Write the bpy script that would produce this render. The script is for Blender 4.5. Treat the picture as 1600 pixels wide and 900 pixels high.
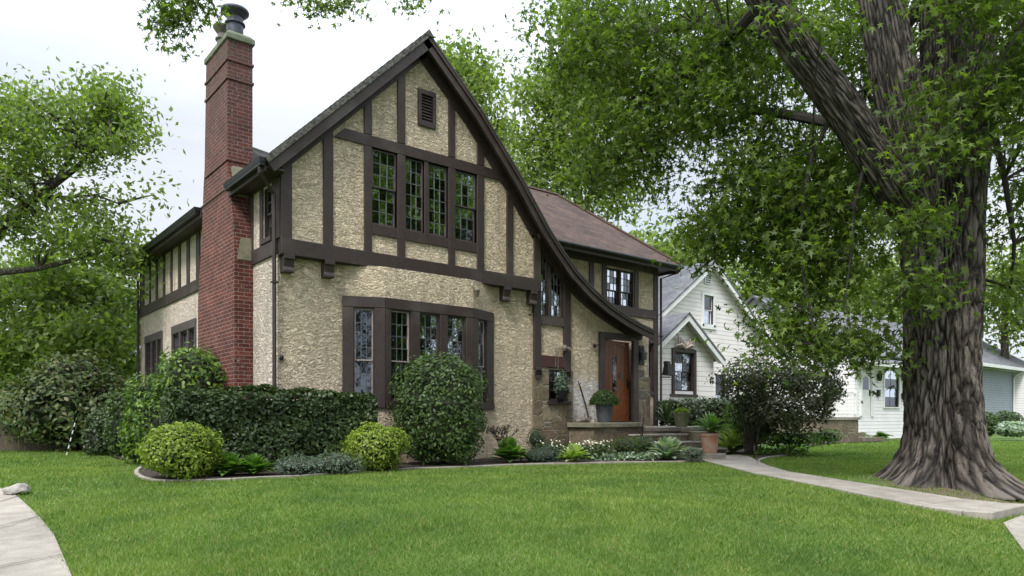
import bpy, bmesh, math, random
import numpy as np
from mathutils import Vector, Matrix, noise
from mathutils.geometry import delaunay_2d_cdt
random.seed(7); rng = np.random.default_rng(7)
R = math.radians
for o in list(bpy.data.objects): bpy.data.objects.remove(o)
S = bpy.context.scene
COL = S.collection

# ---------------- camera ----------------
F, CX0, HY = 1131.0, 800.0, 655.0            # focal length in photo pixels, centre, eye level row
TH = math.atan(1390/1131.0); SN, CS = math.sin(TH), math.cos(TH)
CAM = Vector((-4.78, -12.33, 0.85))
cd = bpy.data.cameras.new('camera'); cam = bpy.data.objects.new('camera', cd); COL.objects.link(cam)
cam.location = CAM; cam.rotation_euler = (R(90), 0, -math.atan2(CS, SN))
cd.lens = 36*F/1600; cd.sensor_width = 36; cd.shift_y = (HY-450)/1600; cd.clip_end = 2000; cd.clip_start = .05
S.camera = cam
# ---------------- sky, sun, exposure ----------------
W = bpy.data.worlds.new('World'); S.world = W; W.use_nodes = True
nt = W.node_tree; N = nt.nodes; L = nt.links; N.clear()
SUN_EL, SUN_AZ = R(52), R(-115)              # azimuth from +Y towards +X
sky = N.new('ShaderNodeTexSky'); sky.sky_type = 'NISHITA'; sky.sun_disc = False
sky.sun_elevation = SUN_EL; sky.sun_rotation = SUN_AZ
tc = N.new('ShaderNodeTexCoord'); sep = N.new('ShaderNodeSeparateXYZ'); L.new(tc.outputs['Generated'], sep.inputs[0])
up = N.new('ShaderNodeMapRange'); L.new(sep.outputs['Z'], up.inputs['Value'])      # overcast: zenith brighter than horizon
up.inputs['From Min'].default_value = .35; up.inputs['From Max'].default_value = 1.0
up.inputs['To Min'].default_value = 1.0; up.inputs['To Max'].default_value = 3.9
mp = N.new('ShaderNodeMapping'); mp.inputs['Scale'].default_value = (1, 1, 2.6); L.new(tc.outputs['Generated'], mp.inputs[0])
cn = N.new('ShaderNodeTexNoise'); cn.inputs['Scale'].default_value = 2.1; cn.inputs['Detail'].default_value = 6; cn.inputs['Distortion'].default_value = .4
L.new(mp.outputs[0], cn.inputs['Vector'])
cr = N.new('ShaderNodeValToRGB'); L.new(cn.outputs['Fac'], cr.inputs[0])
cr.color_ramp.elements[0].position = .36; cr.color_ramp.elements[0].color = (3.3, 3.7, 4.3, 1)
cr.color_ramp.elements[1].position = .6; cr.color_ramp.elements[1].color = (4.2, 4.33, 4.47, 1)
vm = N.new('ShaderNodeVectorMath'); vm.operation = 'SCALE'; L.new(cr.outputs[0], vm.inputs[0]); L.new(up.outputs[0], vm.inputs['Scale'])
mx = N.new('ShaderNodeMix'); mx.data_type = 'RGBA'; mx.inputs[0].default_value = .95
L.new(sky.outputs[0], mx.inputs[6]); L.new(vm.outputs[0], mx.inputs[7])
bg = N.new('ShaderNodeBackground'); bg.inputs[1].default_value = .1; L.new(mx.outputs[2], bg.inputs[0])
wo = N.new('ShaderNodeOutputWorld'); L.new(bg.outputs[0], wo.inputs[0])
sd = bpy.data.lights.new('sun', 'SUN'); so = bpy.data.objects.new('sun', sd); COL.objects.link(so)
sd.energy = 1.5; sd.angle = R(14); sd.color = (1, .96, .9)
sdir = Vector((math.sin(SUN_AZ)*math.cos(SUN_EL), math.cos(SUN_AZ)*math.cos(SUN_EL), math.sin(SUN_EL)))
so.rotation_euler = sdir.to_track_quat('Z', 'Y').to_euler()
vs = S.view_settings; vs.view_transform = 'Standard'; vs.look = 'None'; vs.exposure = 1.16; vs.gamma = 1
S.cycles.max_bounces = 7; S.cycles.diffuse_bounces = 3; S.cycles.glossy_bounces = 3; S.cycles.transparent_max_bounces = 8
S.cycles.transmission_bounces = 4; S.cycles.use_denoising = True

# ---------------- terrain and projection helpers ----------------
def sm(t):
    t = min(1, max(0, t)); return t*t*(3-2*t)
def gz(x, y):
    return -.6*sm((-6.8-y)/6.4) - .25*sm((-1.5-x)/3)*sm((0-y)/5)
def ray(px, py):
    a = (px-CX0)/F; b = -(py-HY)/F
    return Vector((SN*a+CS, -CS*a+SN, b))
def onY(px, py, Y):                          # point of a wall plane Y = const seen in the photograph
    r = ray(px, py); k = (Y-CAM.y)/r.y; return CAM+r*k
def onX(px, py, X):
    r = ray(px, py); k = (X-CAM.x)/r.x; return CAM+r*k
def atZ(px, py, Z):                          # point at a distance Z in front of the lens
    return CAM+ray(px, py)*Z
def ghit(px, py, dz=0):
    r = ray(px, py); k = 2.
    for i in range(4000):
        p = CAM+r*k
        if p.z <= gz(p.x, p.y)+dz: return p
        k += .02+k*.0005
    return CAM+r*k

# ---------------- materials ----------------
MATS = {}
def mat(name):
    m = bpy.data.materials.new(name); m.use_nodes = True; n = m.node_tree.nodes; l = m.node_tree.links
    return m, n, l, n['Principled BSDF']
def nd(n, t, **k):
    x = n.new(t)
    for a, b in k.items(): setattr(x, a, b)
    return x
def noise_n(n, l, scale, detail=4, vec=None, rough=.55, dist=0):
    x = n.new('ShaderNodeTexNoise'); x.inputs['Scale'].default_value = scale; x.inputs['Detail'].default_value = detail
    x.inputs['Roughness'].default_value = rough; x.inputs['Distortion'].default_value = dist
    if vec is None:
        g = n.new('ShaderNodeNewGeometry'); vec = g.outputs['Position']
    l.new(vec, x.inputs['Vector']); return x
def ramp(n, l, fac, stops):
    r = n.new('ShaderNodeValToRGB'); e = r.color_ramp.elements
    while len(e) < len(stops): e.new(.5)
    for i, (p, c) in enumerate(stops):
        e[i].position = p; e[i].color = (*c, 1) if len(c) == 3 else c
    l.new(fac, r.inputs[0]); return r
def mixc(n, l, fac, a, b, mode='MIX'):
    m = n.new('ShaderNodeMix'); m.data_type = 'RGBA'; m.blend_type = mode
    if isinstance(fac, (int, float)): m.inputs[0].default_value = fac
    else: l.new(fac, m.inputs[0])
    for s, v in ((6, a), (7, b)):
        if isinstance(v, tuple): m.inputs[s].default_value = (*v, 1)
        else: l.new(v, m.inputs[s])
    return m.outputs[2]
def bump(n, l, bs, h, strength=.5, dist=.01, prev=None):
    b = n.new('ShaderNodeBump'); b.inputs['Strength'].default_value = strength; b.inputs['Distance'].default_value = dist
    l.new(h, b.inputs['Height'])
    if prev: l.new(prev.outputs[0], b.inputs['Normal'])
    l.new(b.outputs[0], bs.inputs['Normal']); return b
def math_n(n, l, op, a, b=None):
    m = n.new('ShaderNodeMath'); m.operation = op
    for i, v in enumerate((a, b)):
        if v is None: continue
        if isinstance(v, (int, float)): m.inputs[i].default_value = v
        else: l.new(v, m.inputs[i])
    return m.outputs[0]
def simple(name, c1, c2=None, rough=.6, scale=8, bstr=.2, bd=.004, metal=0):
    m, n, l, b = mat(name)
    nn = noise_n(n, l, scale, 5)
    c2 = c2 or tuple(v*.7 for v in c1)
    r = ramp(n, l, nn.outputs['Fac'], [(.35, c1), (.68, c2)]); l.new(r.outputs[0], b.inputs['Base Color'])
    b.inputs['Roughness'].default_value = rough; b.inputs['Metallic'].default_value = metal
    if bstr: bump(n, l, b, nn.outputs['Fac'], bstr, bd)
    return m

def make_stucco():
    m, n, l, b = mat('stucco')
    g = n.new('ShaderNodeNewGeometry'); pos = g.outputs['Position']
    mp = n.new('ShaderNodeMapping'); mp.inputs['Scale'].default_value = (.9, .9, 1.7); l.new(pos, mp.inputs[0])
    wob = noise_n(n, l, 5.5, 3, mp.outputs[0])
    off = mixc(n, l, .22, mp.outputs[0], wob.outputs['Color'])
    # trowelled worm ridges: iso-lines of a distorted noise
    n1 = noise_n(n, l, 9.5, 2, off, .45, 1.6)
    f = math_n(n, l, 'FRACT', math_n(n, l, 'MULTIPLY', n1.outputs['Fac'], 7.0))
    ri = math_n(n, l, 'POWER', f, 2.2)
    n2 = noise_n(n, l, 60, 3, pos)
    h = math_n(n, l, 'ADD', ri, math_n(n, l, 'MULTIPLY', n2.outputs['Fac'], .35))
    big = noise_n(n, l, .9, 5, pos)
    base = ramp(n, l, big.outputs['Fac'], [(.3, (.82, .685, .51)), (.55, (.76, .63, .46)), (.75, (.66, .545, .395))])
    crev = ramp(n, l, f, [(0, (.42, .38, .34)), (.09, (.86, .84, .81)), (.35, (1, 1, 1)), (.9, (1, 1, 1)), (1, (.80, .78, .75))])
    c = mixc(n, l, .85, base.outputs[0], crev.outputs[0], 'MULTIPLY')
    # lime-white worn patch low on the wall beside the door
    sp = n.new('ShaderNodeSeparateXYZ'); l.new(pos, sp.inputs[0])
    def rng_(o, a, b2, c2=0, d=1):
        q = n.new('ShaderNodeMapRange'); l.new(o, q.inputs[0]); q.inputs[1].default_value = a; q.inputs[2].default_value = b2
        q.inputs[3].default_value = c2; q.inputs[4].default_value = d; return q.outputs[0]
    mk = math_n(n, l, 'MULTIPLY', rng_(sp.outputs['X'], 6.7, 7.0), rng_(sp.outputs['Z'], 2.0, 1.6))
    mk = math_n(n, l, 'MULTIPLY', mk, rng_(sp.outputs['X'], 8.4, 8.1))
    nn = noise_n(n, l, 4, 5, pos); mk = math_n(n, l, 'MULTIPLY', mk, rng_(nn.outputs['Fac'], .3, .5))
    c = mixc(n, l, mk, c, (.84, .80, .78))
    # side wall (facing -X) tinted paler and pinker: its brighter daylight put into the colour
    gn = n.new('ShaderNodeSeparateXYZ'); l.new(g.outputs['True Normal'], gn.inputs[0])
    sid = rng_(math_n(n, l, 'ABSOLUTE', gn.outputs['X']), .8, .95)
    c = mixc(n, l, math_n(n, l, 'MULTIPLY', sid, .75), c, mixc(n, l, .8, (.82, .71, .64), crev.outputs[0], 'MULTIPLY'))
    # rain streaks under the jetty
    st = n.new('ShaderNodeMapping'); st.inputs['Scale'].default_value = (7, 7, .5); l.new(pos, st.inputs[0])
    sn = noise_n(n, l, 1, 4, st.outputs[0])
    sk = math_n(n, l, 'MULTIPLY', rng_(sn.outputs['Fac'], .52, .72), .35)
    c = mixc(n, l, sk, c, (.27, .24, .19))
    l.new(c, b.inputs['Base Color']); b.inputs['Roughness'].default_value = .9
    bump(n, l, b, h, 1.0, .027)
    return m
MATS['stucco'] = make_stucco()

def make_wood(name, c1, c2, worn=.25, rough=.55):
    m, n, l, b = mat(name)
    g = n.new('ShaderNodeTexCoord'); mp = n.new('ShaderNodeMapping'); mp.inputs['Scale'].default_value = (9, 9, 9); l.new(g.outputs['Object'], mp.inputs[0])
    nn = noise_n(n, l, 1, 6, mp.outputs[0], .65, .8)
    n2 = noise_n(n, l, .9, 3, g.outputs['Object'])
    r = ramp(n, l, nn.outputs['Fac'], [(.3, c1), (.7, c2)])
    gr = ramp(n, l, n2.outputs['Fac'], [(.56, (0, 0, 0)), (.75, (1, 1, 1))])
    c = mixc(n, l, math_n(n, l, 'MULTIPLY', gr.outputs[0], worn), r.outputs[0], (.16, .14, .125))
    l.new(c, b.inputs['Base Color']); b.inputs['Roughness'].default_value = rough
    bump(n, l, b, nn.outputs['Fac'], .35, .006)
    return m
MATS['timber'] = make_wood('timber', (.030, .019, .017), (.050, .033, .029), .4)
MATS['timber_dark'] = make_wood('timber_dark', (.030, .020, .019), (.05, .034, .031), .3)
MATS['maroon'] = make_wood('maroon', (.05, .013, .014), (.075, .024, .024), .25)
MATS['winframe'] = make_wood('winframe', (.055, .043, .042), (.085, .068, .064), .3)
MATS['lead'] = simple('lead', (.13, .135, .135), (.08, .085, .085), .5, 20, 0)
MATS['sash_pale'] = simple('sash_pale', (.42, .36, .34), (.30, .2, .19), .6, 9, .1)
MATS['white_paint'] = simple('white_paint', (.78, .78, .77), (.66, .67, .67), .5, 3, .1)
MATS['door'] = make_wood('door', (.12, .036, .012), (.22, .075, .024), 0, .32)
MATS['metal_dark'] = simple('metal_dark', (.035, .035, .037), (.02, .02, .02), .4, 9, .1, metal=.6)
MATS['metal_grey'] = simple('metal_grey', (.075, .08, .10), (.045, .05, .06), .42, 6, .1, metal=.5)
MATS['metal_rust'] = simple('metal_rust', (.20, .17, .14), (.09, .075, .07), .6, 9, .3)
MATS['concrete'] = simple('concrete', (.33, .30, .26), (.235, .212, .182), .85, 5, .5, .004)
def make_concrete():
    m = MATS['concrete']; n = m.node_tree.nodes; l = m.node_tree.links; b = n['Principled BSDF']; old = b.inputs['Base Color'].links[0].from_socket
    a = noise_n(n, l, .9, 5); k = ramp(n, l, a.outputs['Fac'], [(.35, (.78, .77, .75)), (.65, (1.12, 1.12, 1.12))]); f = noise_n(n, l, 120, 2); kf = ramp(n, l, f.outputs['Fac'], [(.3, (.75, .75, .75)), (.7, (1.2, 1.2, 1.2))])
    w = noise_n(n, l, 1.2, 4); g = n.new('ShaderNodeNewGeometry'); vec = mixc(n, l, .3, g.outputs['Position'], w.outputs['Color']); v = n.new('ShaderNodeTexVoronoi'); v.feature = 'DISTANCE_TO_EDGE'; v.inputs['Scale'].default_value = .55; l.new(vec, v.inputs['Vector'])
    cr = ramp(n, l, v.outputs['Distance'], [(.0, (.45, .42, .38)), (.008, (1, 1, 1))])
    c = mixc(n, l, 1, old, k.outputs[0], 'MULTIPLY'); c = mixc(n, l, 1, c, kf.outputs[0], 'MULTIPLY'); l.new(c, b.inputs['Base Color'])
make_concrete()
MATS['cement'] = simple('cement', (.25, .225, .165), (.14, .14, .09), .9, 5, .5, .01)
MATS['capstone'] = simple('capstone', (.19, .20, .15), (.10, .12, .07), .9, 6, .6, .015)
MATS['soil'] = simple('soil', (.045, .032, .022), (.02, .014, .01), .95, 22, 1, .03)
MATS['terracotta'] = simple('terracotta', (.38, .17, .10), (.42, .33, .26), .8, 5, .3)
MATS['driftpale'] = simple('driftpale', (.55, .48, .44), (.40, .30, .26), .8, 9, .3)
MATS['slate_pot'] = simple('slate_pot', (.075, .08, .095), (.055, .058, .07), .5, 5, .1)
MATS['moss_pot'] = simple('moss_pot', (.16, .15, .10), (.10, .13, .05), .9, 9, .4)
MATS['asphalt'] = simple('asphalt', (.055, .055, .056), (.04, .04, .04), .9, 14, .5)
MATS['curtain'] = simple('curtain', (.45, .33, .17), (.36, .25, .12), .9, 3, .1)
MATS['blind'] = simple('blind', (.33, .34, .35), (.25, .26, .27), .9, 3, .1)
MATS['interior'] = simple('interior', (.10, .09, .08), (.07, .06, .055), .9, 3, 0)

def make_glass():
    m, n, l, b = mat('glass')
    out = n['Material Output']
    fr = n.new('ShaderNodeFresnel'); fr.inputs['IOR'].default_value = 2.5
    tr = n.new('ShaderNodeBsdfTransparent'); tr.inputs[0].default_value = (.42, .45, .46, 1)
    gl = n.new('ShaderNodeBsdfGlossy'); gl.inputs['Roughness'].default_value = .015; gl.inputs['Color'].default_value = (.78, .84, .95, 1)
    nn = noise_n(n, l, 3.5, 2)
    bp = n.new('ShaderNodeBump'); bp.inputs['Strength'].default_value = .12; bp.inputs['Distance'].default_value = .02
    l.new(nn.outputs['Fac'], bp.inputs['Height']); l.new(bp.outputs[0], gl.inputs['Normal'])
    ms = n.new('ShaderNodeMixShader'); l.new(fr.outputs[0], ms.inputs[0]); l.new(tr.outputs[0], ms.inputs[1]); l.new(gl.outputs[0], ms.inputs[2])
    l.new(ms.outputs[0], out.inputs['Surface']); return m
MATS['glass'] = make_glass()

def make_brick():
    m, n, l, b = mat('brick')
    g = n.new('ShaderNodeNewGeometry'); sp = n.new('ShaderNodeSeparateXYZ'); l.new(g.outputs['Position'], sp.inputs[0])
    u = math_n(n, l, 'ADD', sp.outputs['X'], sp.outputs['Y'])
    cb = n.new('ShaderNodeCombineXYZ'); l.new(u, cb.inputs[0]); l.new(sp.outputs['Z'], cb.inputs[1])
    wn = noise_n(n, l, 7, 3, cb.outputs[0]); vec = mixc(n, l, .012, cb.outputs[0], wn.outputs['Color'])
    br = n.new('ShaderNodeTexBrick'); l.new(vec, br.inputs['Vector'])
    br.inputs['Scale'].default_value = 1; br.inputs['Brick Width'].default_value = .205; br.inputs['Row Height'].default_value = .072
    br.inputs['Mortar Size'].default_value = .0065; br.inputs['Mortar Smooth'].default_value = .25
    br.inputs['Color1'].default_value = (.075, .015, .011, 1); br.inputs['Color2'].default_value = (.150, .034, .024, 1)
    br.inputs['Mortar'].default_value = (.27, .21, .19, 1)
    n1 = noise_n(n, l, 3, 5, vec); n2 = noise_n(n, l, 28, 3, vec)
    dk = ramp(n, l, n1.outputs['Fac'], [(.35, (.70, .66, .66)), (.65, (1.1, 1.05, 1))])
    c = mixc(n, l, 1, br.outputs['Color'], dk.outputs[0], 'MULTIPLY')
    # higher courses weathered darker and greyer
    mr = n.new('ShaderNodeMapRange'); l.new(sp.outputs['Z'], mr.inputs[0]); mr.inputs[1].default_value = 3.8; mr.inputs[2].default_value = 8
    mr.inputs[4].default_value = .8
    c = mixc(n, l, mr.outputs[0], c, mixc(n, l, .65, c, (.050, .031, .028)))
    # lime blooms and moss near the top
    pw = ramp(n, l, n2.outputs['Fac'], [(.60, (0, 0, 0)), (.68, (1, 1, 1))])
    n3 = noise_n(n, l, 1.7, 3, vec); pm = ramp(n, l, n3.outputs['Fac'], [(.45, (0, 0, 0)), (.6, (1, 1, 1))])
    c = mixc(n, l, math_n(n, l, 'MULTIPLY', math_n(n, l, 'MULTIPLY', pw.outputs[0], pm.outputs[0]), .9), c, (.34, .27, .25))
    ms = n.new('ShaderNodeMapRange'); l.new(sp.outputs['Z'], ms.inputs[0]); ms.inputs[1].default_value = 6.9; ms.inputs[2].default_value = 8
    n5 = noise_n(n, l, 5, 6, vec, .75); p5 = ramp(n, l, n5.outputs['Fac'], [(.5, (0, 0, 0)), (.62, (1, 1, 1))]); c = mixc(n, l, math_n(n, l, 'MULTIPLY', math_n(n, l, 'MULTIPLY', ms.outputs[0], p5.outputs[0]), .6), c, (.085, .095, .04))
    l.new(c, b.inputs['Base Color']); b.inputs['Roughness'].default_value = .85
    h = math_n(n, l, 'SUBTRACT', math_n(n, l, 'MULTIPLY', n2.outputs['Fac'], .4), br.outputs['Fac'])
    bump(n, l, b, h, 1, .012); return m
MATS['brick'] = make_brick()

def _x(): pass
def make_shingle(name, c1, c2, rowh=.14, w=.3):
    m, n, l, b = mat(name)
    uv = n.new('ShaderNodeUVMap'); uv.uv_map = 'UVMap'
    wn = noise_n(n, l, 2.5, 3, uv.outputs[0]); vec = mixc(n, l, .03, uv.outputs[0], wn.outputs['Color'])
    br = n.new('ShaderNodeTexBrick'); l.new(vec, br.inputs['Vector']); br.inputs['Scale'].default_value = 1
    br.inputs['Brick Width'].default_value = w; br.inputs['Row Height'].default_value = rowh; br.inputs['Mortar Size'].default_value = .006
    br.inputs['Color1'].default_value = (*c1, 1); br.inputs['Color2'].default_value = (*c2, 1); br.inputs['Mortar'].default_value = (*[v*.35 for v in c1], 1)
    n1 = noise_n(n, l, 1.3, 6, uv.outputs[0], .7); dk = ramp(n, l, n1.outputs['Fac'], [(.3, (.55, .55, .57)), (.7, (1.3, 1.28, 1.25))])
    c = mixc(n, l, 1, br.outputs['Color'], dk.outputs[0], 'MULTIPLY'); l.new(c, b.inputs['Base Color'])
    b.inputs['Roughness'].default_value = .9
    sp = n.new('ShaderNodeSeparateXYZ'); l.new(vec, sp.inputs[0])
    saw = math_n(n, l, 'FRACT', math_n(n, l, 'DIVIDE', sp.outputs['Y'], rowh))
    h = math_n(n, l, 'SUBTRACT', math_n(n, l, 'MULTIPLY', saw, -1.), br.outputs['Fac'])
    n2 = noise_n(n, l, 40, 3, uv.outputs[0]); h = math_n(n, l, 'ADD', h, math_n(n, l, 'MULTIPLY', n2.outputs['Fac'], .5))
    bump(n, l, b, h, .8, .012); return m
MATS['shingle_edge'] = simple('shingle_edge', (.14, .135, .12), (.03, .028, .026), .9, 16, .9, .02)
MATS['shingle_red'] = make_shingle('shingle_red', (.098, .060, .047), (.054, .032, .025))
MATS['shingle_dark'] = make_shingle('shingle_dark', (.085, .08, .07), (.05, .047, .042), .16)
MATS['shingle_grey'] = make_shingle('shingle_grey', (.17, .175, .195), (.12, .123, .14), .15)

def make_siding(name, c, pitch=.115):
    m, n, l, b = mat(name)
    g = n.new('ShaderNodeNewGeometry'); sp = n.new('ShaderNodeSeparateXYZ'); l.new(g.outputs['Position'], sp.inputs[0])
    f = math_n(n, l, 'FRACT', math_n(n, l, 'DIVIDE', sp.outputs['Z'], pitch))
    r = ramp(n, l, f, [(0, (.25, .25, .25)), (.07, (.5, .5, .5)), (.12, (1, 1, 1))])
    nn = noise_n(n, l, 1.5, 5); rr = ramp(n, l, nn.outputs['Fac'], [(.3, c), (.75, tuple(v*.86 for v in c))])
    cc = mixc(n, l, .8, rr.outputs[0], r.outputs[0], 'MULTIPLY'); l.new(cc, b.inputs['Base Color']); b.inputs['Roughness'].default_value = .6
    bump(n, l, b, math_n(n, l, 'MULTIPLY', f, -1.), .8, .015); return m
MATS['siding_cream'] = make_siding('siding_cream', (.76, .72, .70), .16)
MATS['siding_white'] = make_siding('siding_white', (.82, .80, .82), .15)
MATS['siding_blue'] = make_siding('siding_blue', (.26, .30, .35), .14)

def make_stone():
    m, n, l, b = mat('stone')
    g = n.new('ShaderNodeNewGeometry'); mp = n.new('ShaderNodeMapping'); mp.inputs['Scale'].default_value = (2.6, 2.6, 4.0); l.new(g.outputs['Position'], mp.inputs[0])
    wn = noise_n(n, l, 2, 3, mp.outputs[0]); vec = mixc(n, l, .25, mp.outputs[0], wn.outputs['Color'])
    v = n.new('ShaderNodeTexVoronoi'); v.inputs['Scale'].default_value = 1; v.distance = 'CHEBYCHEV'; v.inputs['Randomness'].default_value = .75; l.new(vec, v.inputs['Vector'])
    e = n.new('ShaderNodeTexVoronoi'); e.feature = 'F2'; e.distance = 'CHEBYCHEV'; e.inputs['Scale'].default_value = 1; e.inputs['Randomness'].default_value = .75; l.new(vec, e.inputs['Vector'])
    d = math_n(n, l, 'SUBTRACT', e.outputs['Distance'], v.outputs['Distance'])
    sp = n.new('ShaderNodeSeparateColor'); l.new(v.outputs['Color'], sp.inputs[0])
    r = ramp(n, l, sp.outputs[0], [(0, (.13, .10, .07)), (.35, (.20, .16, .105)), (.6, (.17, .115, .085)), (.85, (.27, .23, .155)), (1, (.15, .14, .12))])
    nn = noise_n(n, l, 9, 5, g.outputs['Position']); dk = ramp(n, l, nn.outputs['Fac'], [(.3, (.6, .6, .58)), (.7, (1.15, 1.15, 1.1))])
    c = mixc(n, l, 1, r.outputs[0], dk.outputs[0], 'MULTIPLY')
    jr = ramp(n, l, d, [(.02, (1, 1, 1)), (.07, (0, 0, 0))])
    c = mixc(n, l, math_n(n, l, 'MULTIPLY', jr.outputs[0], .6), c, (.26, .235, .19)); l.new(c, b.inputs['Base Color']); b.inputs['Roughness'].default_value = .85
    h = math_n(n, l, 'SUBTRACT', math_n(n, l, 'MULTIPLY', nn.outputs['Fac'], .7), jr.outputs[0]); bump(n, l, b, h, .8, .02); return m
MATS['stone'] = make_stone()

def make_bark(name, c1, c2, c3, uv=False):
    m, n, l, b = mat(name)
    g = n.new('ShaderNodeNewGeometry'); mp = n.new('ShaderNodeMapping'); mp.inputs['Scale'].default_value = (17, 17, 3.0); l.new(g.outputs['Position'], mp.inputs[0])
    if uv:
        u = n.new('ShaderNodeUVMap'); u.uv_map = 'UVMap'; sp = n.new('ShaderNodeSeparateXYZ'); l.new(u.outputs[0], sp.inputs[0])
        an_ = math_n(n, l, 'MULTIPLY', sp.outputs['X'], 2*math.pi); cb = n.new('ShaderNodeCombineXYZ')
        l.new(math_n(n, l, 'MULTIPLY', math_n(n, l, 'COSINE', an_), .62), cb.inputs[0]); l.new(math_n(n, l, 'MULTIPLY', math_n(n, l, 'SINE', an_), .62), cb.inputs[1]); l.new(sp.outputs['Y'], cb.inputs[2])
        mp.inputs['Scale'].default_value = (15, 15, 3.4); l.new(cb.outputs[0], mp.inputs[0])
    wn = noise_n(n, l, 1.1, 3, mp.outputs[0]); vec = mixc(n, l, .38, mp.outputs[0], wn.outputs['Color'])
    v = n.new('ShaderNodeTexVoronoi'); v.feature = 'DISTANCE_TO_EDGE'; v.inputs['Scale'].default_value = 1; l.new(vec, v.inputs['Vector'])
    nn = noise_n(n, l, 2.4, 6, mp.outputs[0], .7, .6)
    n2 = noise_n(n, l, 60, 3); n3 = noise_n(n, l, 1.1, 4)
    h0 = math_n(n, l, 'ADD', math_n(n, l, 'MINIMUM', v.outputs['Distance'], .28), math_n(n, l, 'MULTIPLY', nn.outputs['Fac'], .22))
    r = ramp(n, l, h0, [(.11, c1), (.18, c2), (.34, c3)])
    dk = ramp(n, l, n3.outputs['Fac'], [(.3, (.68, .64, .60)), (.7, (1.15, 1.15, 1.16))])
    c = mixc(n, l, 1, r.outputs[0], dk.outputs[0], 'MULTIPLY'); l.new(c, b.inputs['Base Color']); b.inputs['Roughness'].default_value = .95
    h = math_n(n, l, 'ADD', h0, math_n(n, l, 'MULTIPLY', n2.outputs['Fac'], .08)); bump(n, l, b, h, 1, .12); return m
MATS['bark'] = make_bark('bark', (.013, .011, .009), (.060, .051, .043), (.175, .156, .136), True)
MATS['bark_dark'] = make_bark('bark_dark', (.025, .02, .016), (.05, .042, .034), (.09, .078, .064))

def leafmat(name, cs, trans=.35, rough=.5):
    m, n, l, b = mat(name)
    g = n.new('ShaderNodeNewGeometry'); out = n['Material Output']
    nn = noise_n(n, l, .8, 3, g.outputs['Position'])
    f = math_n(n, l, 'ADD', math_n(n, l, 'MULTIPLY', g.outputs['Random Per Island'], .6), math_n(n, l, 'MULTIPLY', nn.outputs['Fac'], .4))
    r = ramp(n, l, f, [(.15+.6*i/(len(cs)-1), c) for i, c in enumerate(cs)])
    l.new(r.outputs[0], b.inputs['Base Color']); b.inputs['Roughness'].default_value = rough; b.inputs['Specular IOR Level'].default_value = .35
    t = n.new('ShaderNodeBsdfTranslucent'); tc_ = mixc(n, l, 1, r.outputs[0], (1.5, 1.75, .6), 'MULTIPLY'); l.new(tc_, t.inputs[0])
    ms = n.new('ShaderNodeMixShader'); ms.inputs[0].default_value = trans; l.new(b.outputs[0], ms.inputs[1]); l.new(t.outputs[0], ms.inputs[2])
    l.new(ms.outputs[0], out.inputs['Surface']); return m
MATS['leaf_maple'] = leafmat('leaf_maple', [(.042, .072, .016), (.078, .124, .024), (.155, .22, .042)], .45)
MATS['leaf_street'] = leafmat('leaf_street', [(.018, .024, .014), (.034, .042, .024)], .1)
MATS['leaf_back'] = leafmat('leaf_back', [(.08, .125, .035), (.13, .185, .05), (.21, .27, .075)], .42)
MATS['leaf_back2'] = leafmat('leaf_back2', [(.075, .115, .034), (.125, .18, .05), (.20, .265, .07)], .42)
MATS['leaf_hedge'] = leafmat('leaf_hedge', [(.018, .038, .012), (.034, .062, .018), (.068, .105, .034)], .18, .4)
MATS['leaf_yew'] = leafmat('leaf_yew', [(.024, .050, .013), (.044, .084, .020), (.085, .14, .034)], .22, .45)
MATS['leaf_gold'] = leafmat('leaf_gold', [(.09, .14, .018), (.16, .23, .03), (.30, .37, .06)], .35)
MATS['leaf_arb'] = leafmat('leaf_arb', [(.03, .075, .018), (.07, .13, .025), (.17, .26, .035)], .3)
MATS['leaf_vib'] = leafmat('leaf_vib', [(.035, .062, .022), (.06, .10, .034), (.10, .15, .055), (.15, .145, .06)], .3)
MATS['leaf_red'] = leafmat('leaf_red', [(.032, .042, .020), (.060, .070, .034), (.11, .115, .06)], .2)
MATS['leaf_hosta'] = leafmat('leaf_hosta', [(.05, .11, .02), (.09, .18, .035), (.17, .28, .06)], .3, .4)
MATS['leaf_hosta_pale'] = leafmat('leaf_hosta_pale', [(.10, .20, .10), (.22, .30, .22), (.46, .52, .44)], .25, .45)
MATS['leaf_lime'] = leafmat('leaf_lime', [(.16, .26, .05), (.28, .38, .10), (.5, .56, .26)], .3, .45)
MATS['leaf_juniper'] = leafmat('leaf_juniper', [(.06, .10, .065), (.10, .15, .10), (.17, .22, .16)], .15)
MATS['leaf_blue'] = leafmat('leaf_blue', [(.03, .055, .045), (.05, .08, .065), (.08, .11, .09)], .15)
MATS['petal'] = simple('petal', (.8, .8, .7), (.75, .75, .5), .6, 30, 0)
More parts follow.
